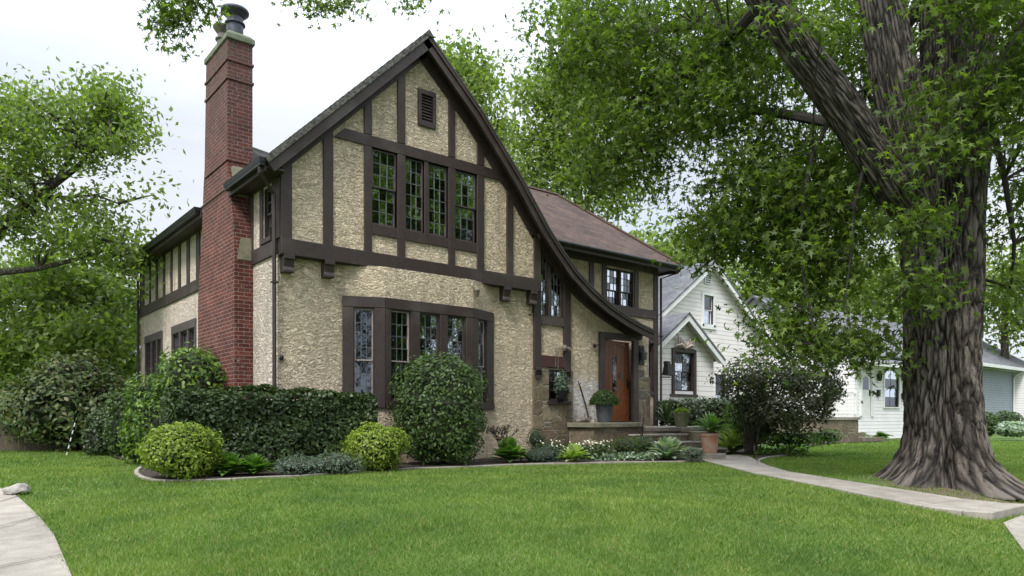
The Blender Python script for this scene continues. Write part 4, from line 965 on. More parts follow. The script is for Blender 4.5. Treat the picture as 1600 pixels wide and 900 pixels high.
panel(Fr((g1+5, QY), (0, 1)), rect(0, 8, 0, gze), [], 'siding_white', N2)
mb = MB(); QF.bar(mb, g1-.02, g1+.16, 0, gze, 0, .04); mb.build('corner_board', 'white_paint', N2)
mb = MB(); mb.tube([(g1+.02, GY-.55, gze-.05), (g1-.14, GY-.2, gze-.35), (g1-.14, GY-.08, gze-.5), (g1-.14, GY-.08, .1)], .05, 6); mb.build('downspout', 'white_paint', N2)
tz = onY(1395, 503, QY+4.5).z
slab([(cx0-.3, QY-.45, ez+.0), (cx1+.6, QY-.45, ez), (cx1+.6, QY+2.2, ez+1.05), (cx0+.6, QY+1.6, ez+.85)], .08).build('roof', 'shingle_grey', N2)
slab([(cx0-.3, QY+.3, ez+.42), (g1+5.4, QY+.3, gze+.0 if gze > ez else ez+.42), (g1+5.4, QY+4.5, tz), (cx0-.3, QY+4.5, tz)], .08).build('roof', 'shingle_grey', N2)
slab([(cx0-.3, QY+9, ez+.3), (g1+5.4, QY+9, ez+.3), (g1+5.4, QY+4.5, tz), (cx0-.3, QY+4.5, tz)], .08).build('roof', 'shingle_grey', N2)
panel(Fr((cx0-.05, QY+9), (0, -1)), [(0, 0), (9, 0), (9, ez), (4.5, tz-.1), (0, ez)], [], 'siding_white', N2)
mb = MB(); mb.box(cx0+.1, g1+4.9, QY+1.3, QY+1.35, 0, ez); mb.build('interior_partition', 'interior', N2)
mb = MB(); mb.box(cx0-.3, cx1+.6, QY-.52, QY-.44, ez-.14, ez+.0); mb.box(cx1+.6, g1+5.4, QY+.16, QY+.26, gze-.08, gze+.1); mb.build('gutter', 'white_paint', N2)
mb = MB(); mb.box(cx0-.3, cx1+.6, QY-.44, QY, ez-.1, ez-.07); mb.box(cx1+.6, g1+5.4, QY+.26, GY, gze-.08, gze-.05); mb.build('soffit', 'white_paint', N2)
c0, c1 = onY(1322, 515, 9), onY(1336, 515, 9)
mb = MB(); mb.box(c0.x, c1.x, 8.6, 9.4, 4, onY(1330, 488, 9).z); mb.build('chimney', 'white_paint', N2)
PT = thing('side_porch', 'low stone porch with white iron railing beside the white cottage door', 'porch', loc=(P2(1320, 660).x, QY-.8, 0))
a0, a1 = onY(1270, 640, QY-1.35).x, onY(1339, 640, QY-1.35).x; pz = P2(1320, 652).z
mb = MB(); mb.box(a0, a1, QY-1.4, QY-.02, 0, pz-.1); mb.box(a1, a1+1.9, QY-1.4, QY-.02, 0, .16); mb.box(a1, a1+1.2, QY-1.1, QY-.02, .16, .33); mb.build('base', 'stone', PT)
mb = MB(); mb.box(a0-.05, a1+.05, QY-1.45, QY-.02, pz-.1, pz); mb.build('slab', 'concrete', PT)
mb = MB(); ry = QY-1.35; mb.box(a0, a1, ry, ry+.04, pz+.85, pz+.9); mb.box(a0, a1, ry, ry+.03, pz+.1, pz+.13)
for i in range(15): x = a0+(a1-a0)*i/14; mb.box(x-.012, x+.012, ry, ry+.025, pz, pz+.86)
mb.box(a1-.07, a1, ry-.02, ry+.05, pz, pz+1.0); mb.build('railing', 'white_paint', PT)

# far house at the left, behind the garden
N3 = thing('gabled_house', 'small pale house gable with brown barge board beyond the left back corner', 'house')
YY = 26.; a = onY(160, 610, YY); pk3 = onY(262, 520, YY); FF3 = Fr((0, YY), (1, 0)); lft = onY(190, 578, YY); s3 = (pk3.z-lft.z)/(pk3.x-lft.x); hw3 = pk3.x-lft.x
panel(FF3, [(lft.x+.3, 0), (pk3.x+hw3, 0), (pk3.x+hw3, lft.z-.2), (pk3.x, pk3.z-.2), (lft.x+.3, lft.z-.0)], [], 'siding_cream', N3)
groof(N3, pk3.x, pk3.z, s3, hw3+.1, YY, YY+8, 'shingle_grey', trim='metal_rust')
LOCS[N3.name] = Vector((pk3.x, YY+4, 0))

# wooden fence at the left
fl, fr_ = ghit(-60, 704), ghit(95, 706); fY = (fl.y+fr_.y)/2
FN = thing('wooden_fence', 'weathered upright board fence at the left edge beyond the lawn', 'fence', loc=((fl.x+fr_.x)/2, fY, 0))
fz = atZ(30, 656, (Vector((fl.x, fY, 0))-CAM).dot(Vector((CS, SN, 0)))).z
fx = fl.x-1; k = 0
MATS['fence'] = make_wood('fence', (.15, .11, .085), (.23, .18, .145), .5, .8)
mb = MB()
while fx < fr_.x+2.2:
    mb.box(fx, fx+.138, fY, fY+.02, .02, fz-.02+.02*math.sin(k*7.7)); fx += .145; k += 1
mb.build('boards', 'fence', FN)
mb = MB(); mb.box(fl.x-1, fr_.x+2.2, fY+.02, fY+.06, .4, .5); mb.box(fl.x-1, fr_.x+2.2, fY+.02, fY+.06, fz-.4, fz-.3); mb.build('rail', 'fence', FN)
for x in np.arange(fl.x-1, fr_.x+2.2, 2.4):
    mb = MB(); mb.box(x, x+.1, fY+.06, fY+.16, 0, fz); mb.build('post', 'fence', FN)

# ================= TREES =================
def bark_tube(mb, path, rad, seg, step, amp, k=9.0, flare=None, seed=0):
    pts = [Vector(p) for p in path]; n = len(pts)
    # catmull-rom resample
    out = []; rr = []
    for i in range(n-1):
        p0, p1, p2, p3 = pts[max(i-1, 0)], pts[i], pts[i+1], pts[min(i+2, n-1)]
        m_ = max(2, int((p2-p1).length/step))
        for j in range(m_):
            t = j/m_
            out.append(.5*((2*p1)+(-p0+p2)*t+(2*p0-5*p1+4*p2-p3)*t*t+(-p0+3*p1-3*p2+p3)*t**3)); rr.append(rad[i]+(rad[i+1]-rad[i])*t)
    out.append(pts[-1]); rr.append(rad[-1]); b = len(mb.v); dist = 0; ds = []
    for i, p in enumerate(out):
        d = (out[min(i+1, len(out)-1)]-out[max(i-1, 0)]).normalized()
        a = d.cross(Vector((0, 1, .01))).normalized(); c = d.cross(a)
        if i: dist += (p-out[i-1]).length
        ds.append(dist+seed)
        for s_ in range(seg):
            t = 2*math.pi*s_/seg; ca, sa = math.cos(t), math.sin(t); R0 = rr[i]
            if flare: R0 += flare(t, p.z)
            q = Vector((ca*k*.55, sa*k*.55, dist*1.9+seed))
            w = noise.noise(Vector((ca*2, sa*2, dist*.8+seed)))*.6
            f = 1-abs(noise.noise(q*1.0+Vector((w, w, 0))))*2.6
            f2 = 1-abs(noise.noise(Vector((q.x*2.2, q.y*2.2, q.z*2.6))))*2
            g_ = -amp*(max(0, f)**3)-amp*.35*max(0, f2)**2+.04*noise.noise(Vector((ca*1.3, sa*1.3, dist*.7+seed)))*(R0/.5)
            r_ = R0+g_
            mb.v.append(tuple(p+a*ca*r_+c*sa*r_))
    for i in range(len(out)-1):
        for s_ in range(seg):
            s2 = (s_+1) % seg; mb.f.append([b+i*seg+s_, b+i*seg+s2, b+(i+1)*seg+s2, b+(i+1)*seg+s_]); va, vb_ = ds[i], ds[i+1]; mb.uv.append([(s_/seg, va), ((s_+1)/seg, va), ((s_+1)/seg, vb_), (s_/seg, vb_)])
    mb.f.append([b+(len(out)-1)*seg+s_ for s_ in range(seg)]); mb.uv.append(None)
    return mb
A = atZ
tb = A(1474, 755, 10.6); tb = Vector((tb.x, tb.y, 0)); g0_ = gz(tb.x, tb.y)
BM = thing('maple_tree', 'huge old maple with deeply furrowed bark and spreading roots right of the front walk', 'tree', loc=(tb.x, tb.y, g0_))
mb = MB()
def fl_(t, z):
    h = z-g0_
    lob = .55*math.cos(5*t+.6)+.35*math.cos(3*t+2.1)+.25*math.cos(8*t)
    return .49*math.exp(-max(h, -.1)/.25)*(.80+.5*lob)+.08*math.exp(-max(h, 0)/1.3)*(1+.5*lob)+.03*math.cos(5*t+.6)
tr = [Vector((tb.x, tb.y, g0_-.12))]+[A(1474, y, 10.6) for y in (740, 700, 640, 560, 480, 400, 330, 280, 250)]
bark_tube(mb, tr, [.465,.465,.465,.465,.48,.50,.53,.56,.56,.48], 300, .03, .085, 17, fl_)
bark_tube(mb, [A(1440,345,10.6), A(1398,290,10.45), A(1357,230,10.3), A(1310,160,10.1), A(1252,82,9.9), A(1195,-5,9.7), A(1120,-110,9.6), A(1000,-260,9.8)], [.26,.31,.27,.26,.24,.23,.20,.14], 90, .05, .04, 9, seed=3)
bark_tube(mb, [A(1450,330,10.5), A(1422,220,10.5), A(1398,120,10.5), A(1378,0,10.6), A(1355,-150,10.8), A(1320,-330,11)], [.31,.33,.33,.31,.27,.2], 110, .05, .045, 10, seed=9)
bark_tube(mb, [A(1485,330,10.6), A(1478,200,10.6), A(1472,90,10.5), A(1470,-20,10.5), A(1490,-200,10.4), A(1520,-380,10.4)], [.31,.32,.29,.27,.24,.17], 110, .05, .045, 10, seed=15)
bark_tube(mb, [A(1505,350,10.8), A(1520,230,10.9), A(1528,110,11), A(1538,0,11), A(1575,-140,11), A(1640,-300,11)], [.27,.25,.24,.23,.2,.12], 80, .06, .04, 9, seed=21)
bark_tube(mb, [A(1500,300,10.4), A(1545,170,10), A(1590,70,9.6), A(1660,-60,9.2)], [.20,.16,.14,.1], 50, .07, .025, 7, seed=25)
anch = []
def limb(pts, r0, r1):
    P = [A(*p) for p in pts]; n = len(P); mb.tube(P, [r0+(r1-r0)*i/(n-1) for i in range(n)], 8); anch.extend(P[1:])
limb([(1375,188,10.4),(1290,190,10.7),(1225,178,11.2),(1175,172,11.6),(1150,188,11.8),(1095,196,12.2),(1045,205,12.6),(1000,225,12.9),(960,252,13.1),(925,285,13.3)], .085, .025)
limb([(1400,190,10.6),(1370,180,11),(1340,190,11.5)], .16, .09)
limb([(1252,82,9.9),(1180,40,10.8),(1090,40,11.8),(1000,50,12.5),(930,80,13.2),(880,110,13.6)], .10, .02)
limb([(1195,0,9.7),(1140,60,10.8),(1080,110,11.8),(1010,140,12.8),(950,180,13.4)], .08, .02)
limb([(1310,160,10.1),(1270,240,10.3),(1255,320,10.4),(1250,400,10.4),(1265,480,10.2),(1275,540,10.1)], .035, .010)
limb([(1357,230,10.3),(1335,320,10.3),(1330,400,10.2),(1320,470,10.1),(1335,540,10)], .03, .008)
limb([(1200,175,11.3),(1170,260,11.6),(1150,340,11.8),(1120,400,12),(1080,430,12.2)], .045, .012)
limb([(1545,170,10),(1570,280,9.9),(1585,380,10.2),(1580,450,10.5)], .05, .015)
limb([(1440,260,10),(1470,230,9.5),(1500,210,9.2)], .03, .015); limb([(1440,420,10),(1420,450,9.6),(1400,470,9.4)], .03, .01)
limb([(1460,-20,10.5),(1400,60,13),(1350,140,14.5),(1500,120,15)], .12, .04)
spec = [(1020,50,13,190,95,2.2,135),(925,95,14,85,60,1.5,40),(1030,180,13,150,60,2,66),(975,262,13.5,115,42,1.4,36),(1150,110,11.6,120,125,1.6,95),
        (1190,290,11.5,95,110,1.4,88),(1120,380,12,70,55,1,26),(1300,60,12.8,130,90,1.0,60),(1300,290,11.2,90,110,1.,62),(1270,400,11,85,80,.9,52),(1230,520,10.6,45,50,.7,20),
        (1345,525,10.4,26,50,.35,10),(1295,545,10.4,30,40,.35,9),(1490,150,9.3,90,30,.4,12),(1480,230,9.3,80,25,.4,9),(1440,350,9.4,60,22,.4,6),(1430,450,9.6,55,22,.3,10),(1605,120,9.6,42,150,.8,34),(1605,330,10.4,40,60,.7,12),(1590,440,11,45,60,1,9),
        (1450,130,15,220,190,2.0,110),(1390,300,14,110,100,1.4,48),(1360,430,13,50,50,.7,13),(1300,-170,10.8,420,90,3.0,90),(1560,-20,9.3,110,60,1.2,35),(1240,20,9.2,60,30,.6,4)]
cl = blobs(spec)
cl += [tuple(Vector((tb.x, tb.y, 9))+Vector((rng.normal()*4.5, rng.normal()*4.5, rng.normal()*1.6))) for i in range(70)]
cl = cl[:-70]+[c for c in cl[-70:] if c[0] > 5.5]
cl += [(rng.uniform(10.5, 18), rng.uniform(-16, -8.6), rng.uniform(4.2, 9)) for i in range(150)]
twigs(mb, cl, anch, .35, .010)
mb.build('trunk', 'bark', BM, smooth=False)
crown('crown', cl, 54, .28, .120, MAPLE, 'leaf_maple', BM, droop=.8)

def tree(name, label, specs, limbs, per, sig, size, m, base, group=None, tpl=MAPLE, bark='bark_dark', fr=.5, r=.03, cat='tree'):
    t = thing(name, label, cat, group, loc=base); mb = MB(); an = []
    for pts, r0, r1 in limbs:
        P = [Vector(p) if len(p) == 3 and isinstance(p, Vector) else A(*p) for p in pts]; n = len(P)
        mb.tube(P, [r0+(r1-r0)*i/(n-1) for i in range(n)], 8); an += P
    c = blobs(specs); twigs(mb, c, an[1:], fr, r); mb.build('trunk', bark, t)
    crown('crown', c, per, sig, size, tpl, m, t); return t
def tb_(px, Z): p = A(px, 655, Z); return Vector((p.x, p.y, -.1))
# left trees
v = tb_(-70, 19)
tree('hackberry_tree', 'tall loose crowned tree at the left edge with a dark limb reaching to the right',
     [(30,180,18.5,70,55,1.6,44),(150,165,18,60,45,1.3,30),(190,205,18,58,40,1.2,24),(110,225,18.5,90,40,1.5,38),(30,270,19,60,50,1.5,26),(140,320,18.2,60,24,1,14),(150,385,18.5,70,45,1.3,32),(205,400,18.2,28,60,.8,9),(60,360,19,70,40,1.4,26),(-60,250,19,70,140,2,40),(235,305,18,25,9,.3,2)],
     [([v, (-60,560,19), (-45,430,19), (0,352,18.8), (45,318,18.6), (85,287,18.4), (120,262,18.2), (140,240,18)], .24, .04), ([(60,306,18.6),(100,308,18.4),(150,305,18.3),(185,318,18.2)], .05, .02), ([(-60,560,19),(-80,300,19),(-30,200,19),(40,170,18.8)], .18, .04), ([(85,287,18.4),(130,210,18.2),(175,190,18)], .06, .02), ([(-45,430,19),(60,420,19),(140,400,18.6),(190,380,18.3)], .1, .02)],
     62, .34, .15, 'leaf_back2', v, tpl=OVAL)
v = tb_(60, 23)
tree('linden_tree', 'full lush green tree below the loose crowned one at the far left', [(60,450,23,115,60,2.2,90),(170,460,23,50,45,1.4,30),(110,530,22,110,50,2,85),(190,540,23,35,50,1.3,26),(10,560,22,70,60,1.5,34),(-60,480,23,70,90,2,40)],
     [([v, (60,560,23), (70,450,23)], .2, .06)], 60, .42, .21, 'leaf_back', v, tpl=OVAL, fr=.2)
for k, (px, py, Z, rx, ry, n) in enumerate(((205, 520, 48, 45, 60, 30), (120, 560, 50, 60, 50, 30), (15, 600, 46, 70, 50, 30))):
    v = tb_(px, Z); tree('garden_tree', ['hazy far green tree seen between the left shrubs and the house corner', 'rounded far tree behind the tall shrub on the left', 'far tree rising over the board fence at the left edge'][k],
                         [(px, py, Z, rx, ry, 2.5, n), (px, py+50, Z, rx*.9, ry*.7, 2.5, n)], [([v, (px, py+10, Z)], .25, .08)], 60, .8, .36, 'leaf_back', v, 'trees far behind at the left', OVAL)
# trees behind the house
v = tb_(745, 30)
tree('ash_tree', 'pale green tree directly right of the gable peak behind the roof', [(715,105,30,40,36,1.6,26),(745,135,30,38,50,1.6,28),(775,210,30,36,50,1.6,26),(800,280,29,40,35,1.6,20),(700,250,30,50,60,1.5,20)],
     [([v, (745,400,30), (735,250,30), (740,150,30)], .35, .05), ([(735,250,30),(775,190,30)], .1, .03)], 52, .5, .23, 'leaf_back', v, tpl=OVAL, r=.04)
v = tb_(905, 27)
tree('ash_tree', 'spreading pale tree with a forked trunk rising behind the red brown wing roof', [(850,150,27,42,50,1.6,34),(845,225,27,36,40,1.4,24),(905,150,27,60,65,1.8,46),(900,240,26.5,60,45,1.6,34),(965,290,26.5,45,45,1.5,20),(850,285,27,40,24,1.2,16),(960,200,27,60,70,1.8,30),(920,330,26,28,16,1,7)],
     [([v, (903,480,27), (905,350,27), (905,310,27), (880,230,27), (860,150,27)], .32, .05), ([(905,345,27),(925,300,27),(950,250,27),(975,200,27)], .2, .05), ([(905,310,27),(900,200,27),(910,120,27)], .14, .03)], 52, .5, .22, 'leaf_back', v, tpl=OVAL, r=.04)
for k, (px, py, Z, rx, ry, n) in enumerate(((1055, 430, 34, 50, 50, 40), (1010, 400, 36, 40, 40, 24), (1180, 470, 38, 60, 90, 50), (1340, 470, 44, 60, 40, 26), (1400, 440, 48, 60, 40, 30), (1480, 430, 50, 60, 50, 36), (1570, 440, 46, 50, 50, 34), (1650, 400, 46, 70, 70, 40), (1260, 430, 46, 70, 60, 40), (1780, 430, 46, 90, 90, 50), (1960, 400, 50, 110, 110, 50), (2180, 400, 50, 120, 120, 50))):
    v = tb_(px, Z); lb = ['mid green tree filling the gap between the tudor house and the clapboard gable', 'far tree peeping over the end of the wing eave', 'tree behind the clapboard house roof', 'far tree above the left end of the grey cottage roof', 'far tree over the cottage roof left of the maple trunk',
                          'far tree hidden mostly behind the maple trunk', 'far tree above the cottage roof right of the maple trunk', 'far tree at the right edge beyond the cottage', 'far tree seen through the hanging maple leaves', 'broad far tree beyond the right end of the cottage wing', 'far tree standing alone east of the cottage', 'easternmost far tree of the row'][k]
    tree('background_tree', lb, [(px, py, Z, rx, ry, 2.5, n), (px, py+60, Z, rx*.8, ry, 2.5, n//2)], [([v, (px, py+30, Z), (px, py-10, Z)], .3, .08)], 60, .75, .34, 'leaf_back', v, 'trees far behind at the right', OVAL, r=.04)
# tree whose branch tips hang in at the top
v = Vector((-12.5, -10.5, -.6))
tree('maple_tree', 'maple branch tips hanging down into the sky beside the chimney top',
     [(285,8,10,58,20,.35,17),(258,42,10,24,20,.25,5),(278,70,10,22,9,.2,2),(290,-60,10,110,30,.9,10),(500,5,10.5,30,14,.3,6),(545,0,10.5,30,10,.3,4),(460,0,10.5,20,14,.3,3),(640,-2,10.7,26,10,.3,4),(520,-75,10.5,130,25,.6,3)],
     [([v, Vector((-12.2,-10.4,3)), Vector((-11.2,-9.8,6)), (60,-120,10), (250,-60,10), (420,-40,10.3), (600,-30,10.6)], .32, .04), ([(250,-60,10),(290,-10,10),(300,30,10)], .03, .01), ([(250,-60,10),(330,0,10),(345,40,10)], .02, .008), ([(420,-40,10.3),(490,-5,10.4),(500,12,10.4)], .02, .008), ([(560,-30,10.6),(632,0,10.7)], .02, .008)],
     30, .15, .095, 'leaf_maple', v, r=.006, fr=.7)
# street trees across the road: seen as reflections in the panes
for k, (x, y, h) in enumerate(((-9, -29, 10), (-3, -27, 9), (2, -30, 10), (7, -27, 9), (13, -29, 12), (19, -26.5, 11), (26, -30, 13), (34, -28, 11), (43, -29, 11), (53, -27, 12), (64, -28, 12))):
    t = thing('street_tree', ['westernmost', 'second', 'third', 'fourth', 'fifth', 'sixth', 'seventh', 'eighth', 'ninth', 'tenth', 'easternmost'][k]+' dark street tree across the road, mirrored in the window panes', 'tree', 'street trees across the road', (x, y, -.7)); mb = MB()
    mb.tube([(x, y, -.8), (x+.1, y, 2), (x-.1, y+.1, 5), (x, y, h)], [.3, .24, .16, .05], 8); mb.build('trunk', 'bark_dark', t)
    cc = [(x+rng.normal()*1.7, y+rng.normal()*1.7, h*.62+rng.normal()*h*.2) for i in range(64)]
    crown('crown', cc, 36, .6, .34, OVAL, 'leaf_street', t)

# ================= SHRUBS AND PLANTS =================
def bush(name, label, cat, Z, parts, size, n, m, group=None, e=1.0, tpl=OVAL, rough=.12, core=.79, up=.3, rz=1.0, stems=None, inner=.3, nsc=2.2, foot=None):
    """parts: (px, py, rx_px, ry_px) ellipsoids at depth Z (metres in front of the lens)"""
    sc = Z/F; els = []
    for p in parts:
        c = A(p[0], p[1], Z+(p[4] if len(p) > 4 else 0)); els.append((c, p[2]*sc, p[3]*sc, p[2]*sc*rz))
    g = Vector((els[0][0].x, els[0][0].y, 0)); g.z = gz(g.x, g.y)
    t = thing(name, label, cat, group, loc=g)
    ar = np.array([a*b for c, a, b, d in els]); cnt = (n*ar/ar.sum()).astype(int); P = []; Nn = []
    rt = Vector((SN, -CS, 0)); fw = Vector((CS, SN, 0))
    def wp(c, a, b, d, q): return c+rt*(q[0]*a)+fw*(q[1]*d)+Vector((0, 0, q[2]*b))
    cv = MB()
    for (c, a, b, d), k in zip(els, cnt):
        D = rnd_dir(k)
        for q in D:
            qq = [math.copysign(abs(v)**e, v) for v in q]
            w = wp(c, a, b, d, qq); nz = noise.noise(w*nsc)+.5*noise.noise(w*nsc*2.7)
            f = 1+rough*nz*1.6; f *= (1-inner*random.random()**2.5) if random.random() > .1 else random.uniform(1, 1.13)
            w = wp(c, a, b, d, [v*f for v in qq])
            if w.z < gz(w.x, w.y)+.02: continue
            ok = True
            for c2, a2, b2, d2 in els:
                if c2 is c: continue
                r = w-c2
                if (r.dot(rt)/a2)**2+(r.dot(fw)/d2)**2+(r.z/b2)**2 < .55: ok = False; break
            if ok: P.append(tuple(w)); Nn.append(tuple((rt*q[0]/a+fw*q[1]/d+Vector((0, 0, q[2]/b))).normalized()))
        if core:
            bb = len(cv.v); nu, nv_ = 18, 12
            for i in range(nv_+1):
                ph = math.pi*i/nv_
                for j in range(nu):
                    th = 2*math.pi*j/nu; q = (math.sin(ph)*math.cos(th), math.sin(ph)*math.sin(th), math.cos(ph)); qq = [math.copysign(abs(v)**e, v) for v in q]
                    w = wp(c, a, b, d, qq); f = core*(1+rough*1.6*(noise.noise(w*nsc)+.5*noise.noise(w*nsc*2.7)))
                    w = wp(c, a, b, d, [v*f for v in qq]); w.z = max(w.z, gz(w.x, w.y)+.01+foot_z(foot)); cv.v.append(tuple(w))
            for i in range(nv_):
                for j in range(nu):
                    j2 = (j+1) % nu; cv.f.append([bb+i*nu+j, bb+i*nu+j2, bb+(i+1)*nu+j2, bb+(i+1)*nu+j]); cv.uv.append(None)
    if core: cv.build('light_block_core', 'shrub_core', t)  # solid dark core added inside the foliage to block light, not real branches
    if stems:
        sb = MB(); k, r, h = stems
        for i in range(k):
            a_ = random.uniform(0, 6.28); rr = random.uniform(.1, .8)*els[0][1]; b0_ = g+Vector((math.cos(a_)*rr*.25, math.sin(a_)*rr*.25, -.02))
            e_p = g+Vector((math.cos(a_)*rr, math.sin(a_)*rr, h*random.uniform(.7, 1.05)))
            sb.tube([b0_, b0_.lerp(e_p, .4)+Vector((0,0,.1*h)), e_p], [r, r*.8, r*.4], 5, False)
        sb.build('stem', 'bark_dark', t)
    leafmesh('foliage', P, size, tpl, m, t, nrm=Nn, up=up, spread=1.0)
    return t
def foot_z(f): return f or 0
bush('viburnum_shrub', 'very large loose shrub with bronze leaf tips in front of the board fence', 'shrub', 19.5, [(112,640,92,66),(75,640,70,44),(165,640,55,58),(115,590,60,38),(38,622,44,30)],   .15, 11000, 'leaf_vib', rough=.25, core=.66, inner=.45, stems=(14,.04,1.4), foot=.35)
bush('yew_shrub', 'narrow dark clipped shrub right of the striped stake', 'shrub', 17, [(158,678,24,36)], .085, 1900, 'leaf_hedge', e=.8)
bush('yew_shrub', 'upright dark green shrub between the narrow shrub and the big stepped shrub', 'shrub', 16.2, [(197,662,28,52)], .09, 2400, 'leaf_yew', e=.8)
bush('euonymus_shrub', 'big stepped shrub with yellow green tips against the chimney foot', 'shrub', 13.9, [(306,600,54,56),(245,655,48,64),(280,660,70,62),(226,688,32,34)], .10, 9500, 'leaf_arb', e=.85, rough=.17)
# laurel hedge parallel to the facade
def hedge_box(name, label, x0, x1, y0, y1, h, size, n, m):
    t = thing(name, label, 'hedge', loc=((x0+x1)/2, (y0+y1)/2, 0)); c = Vector(((x0+x1)/2, (y0+y1)/2, h*.45)); a, d, b = (x1-x0)/2, (y1-y0)/2, h*.55; P = []; Nn = []; e = .38
    while len(P) < n:
        f_ = random.random(); s_ = random.uniform
        # choose a face: front, top, ends, back
        if f_ < .5: q = (s_(-1, 1), -1, s_(-.82, 1)); nn = (0, -1, .1)
        elif f_ < .8: q = (s_(-1, 1), s_(-1, 1), 1); nn = (0, 0, 1)
        elif f_ < .93: q = (random.choice((-1, 1)), s_(-1, 1), s_(-.82, 1)); nn = (math.copysign(1, q[0]), 0, .1)
        else: q = (s_(-1, 1), 1, s_(-.82, 1)); nn = (0, 1, .1)
        L_ = (abs(q[0])**12+abs(q[1])**5+abs(q[2])**5)**(1/7.)
        q = [v/max(1, L_**.55) for v in q]
        w = c+Vector((q[0]*a, q[1]*d, q[2]*b)); nz = noise.noise(w*2)+.5*noise.noise(w*5); k = .055*nz*1.8-.13*random.random()**2.2
        w = w+Vector(nn)*k
        if w.z < .03: continue
        P.append(tuple(w)); Nn.append(nn)
    mb = MB(); mb.hexa([(x0+.18,y0+.14,.02),(x1-.2,y0+.14,.02),(x1-.2,y1-.14,.02),(x0+.18,y1-.14,.02)], [(x0+.22,y0+.2,h-.14),(x1-.24,y0+.2,h-.14),(x1-.24,y1-.2,h-.14),(x0+.22,y1-.2,h-.14)]); mb.build('light_block_core', 'shrub_core', t)  # dark block added within the hedge leaves so light does not pass through
    leafmesh('foliage', P, size, OVAL, m, t, nrm=Nn, up=.3, spread=1.0); return t
hx0, hx1 = onY(262, 660, -.9).x, onY(590, 660, -.9).x
hedge_box('laurel_hedge', 'long dark clipped hedge under the left half of the house front', hx0, hx1, -1.02, -.25, 1.30, .085, 15000, 'leaf_hedge')
bush('privet_bush', 'tall rounded dark green clipped bush in front of the bay window', 'bush', 13.3, [(687,632,70,74),(687,670,66,54),(688,600,55,44)], .075, 13000, 'leaf_yew', e=.8, rough=.12, stems=(8,.02,.5))
bush('spirea_bush', 'yellow green rounded bush at the left corner of the flower bed', 'bush', 10.25, [(284,706,54,40),(284,692,44,31)], .058, 6800, 'leaf_gold', rough=.24, stems=(10,.012,.4), group=None)
bush('spirea_bush', 'yellow green rounded bush between the long hedge and the tall clipped bush', 'bush', 11.9, [(588,700,48,37),(590,690,40,30)], .056, 6200, 'leaf_gold', rough=.22, stems=(10,.012,.4))
def juniper(label, px, py, rx, ry, Z, m, n=1600, size=.055, tpl=FERN, name='juniper'):
    return bush(name, label, 'plant', Z, [(px, py, rx, ry)], size, n, m, tpl=tpl, rough=.25, core=.7, inner=.5, up=.6)
juniper('low grey green spreading plant in the bed, second clump left of the right yellow bush', 465, 727, 42, 18, 11.1, 'leaf_juniper')
juniper('low grey green spreading plant touching the right yellow green bush', 522, 724, 42, 17, 11.3, 'leaf_juniper')
juniper('dark blue green low plant between the two leafy hostas right of the clipped bush', 846, 711, 34, 16, 14.2, 'leaf_blue', 1500, .055)
juniper('feathery bright green mound below the stoop, left one of the pair', 975, 697, 26, 14, 15, 'leaf_yew', 1200, .06)
juniper('feathery bright green mound below the stoop, right one of the pair', 1002, 694, 20, 13, 15.2, 'leaf_yew', 1000, .06)
juniper('small dark feathery plant against the stone base course', 838, 688, 14, 16, 15.4, 'leaf_hedge', 700, .06)
juniper('low fine leaved plant at the foot of the steps', 1082, 708, 20, 12, 14.2, 'leaf_juniper', 900, .05)
def rosette(name, label, px, py, Rpx, Hpx, n, wid, m, cat='plant', curl=.55, at=None, Z=None, parent=None, part='foliage', z0=None, lenf=1.25):
    if at is None: at = ghit(px, py)
    Zd = (at-CAM).dot(Vector((CS, SN, 0))); Rr = Rpx*Zd/F; Hh = Hpx*Zd/F
    if parent is None: t = thing(name, label, cat, loc=at)
    else: t = parent
    V = []; Q = []
    for i in range(n):
        a = random.uniform(0, 6.283); lay = (i/n); el = math.radians(12+70*lay+random.uniform(-8, 8)); ln = Rr*random.uniform(.8, 1.1)*(1-.25*lay)*lenf
        dv = Vector((math.cos(a), math.sin(a), 0)); sv = Vector((-math.sin(a), math.cos(a), 0)); b = len(V); K = 5
        for k in range(K+1):
            s_ = k/K; out_ = ln*(s_*math.cos(el)+curl*.18*s_*s_); zz_ = Hh*1.15*(math.sin(el)*s_-.0)+ln*.25*s_-curl*ln*.65*s_**2.4
            wv = wid*math.sin(math.pi*min(1, max(0, (s_-.12)/.88))**.8)*ln+.004
            p = at+dv*out_+Vector((0, 0, max(zz_, .0)+.02)); dz = wv*.25
            V += [tuple(p-sv*wv+Vector((0, 0, dz))), tuple(p), tuple(p+sv*wv+Vector((0, 0, dz)))]
        for k in range(K):
            o_ = b+k*3; Q += [(o_, o_+1, o_+4, o_+3), (o_+1, o_+2, o_+5, o_+4)]
    me = bpy.data.meshes.new(part); me.from_pydata(V, [], Q)
    for p in me.polygons: p.use_smooth = True
    link(part, me, m, t); return t
rosette('hosta', 'deep green hosta at the front edge of the bed right of the left yellow bush', 358, 746, 34, 36, 90, .19, 'leaf_hosta')
rosette('hosta', 'lighter broad leaved hosta beside the deep green one left of the grey plants', 396, 744, 30, 32, 64, .20, 'leaf_hosta')
rosette('hosta', 'bushy green hosta right of the tall clipped bush', 795, 724, 29, 38, 110, .20, 'leaf_hosta')
rosette('hosta', 'small lime edged hosta in the middle of the front bed', 896, 723, 25, 28, 70, .17, 'leaf_lime')
rosette('hosta', 'silvery white edged hosta beside the steps', 1044, 720, 32, 36, 90, .20, 'leaf_hosta_pale')
rosette('hosta', 'large yellow green hosta mound right of the terracotta pot', 1145, 709, 34, 40, 150, .15, 'leaf_lime', lenf=1.15)
gc_n = 0
P_ = []
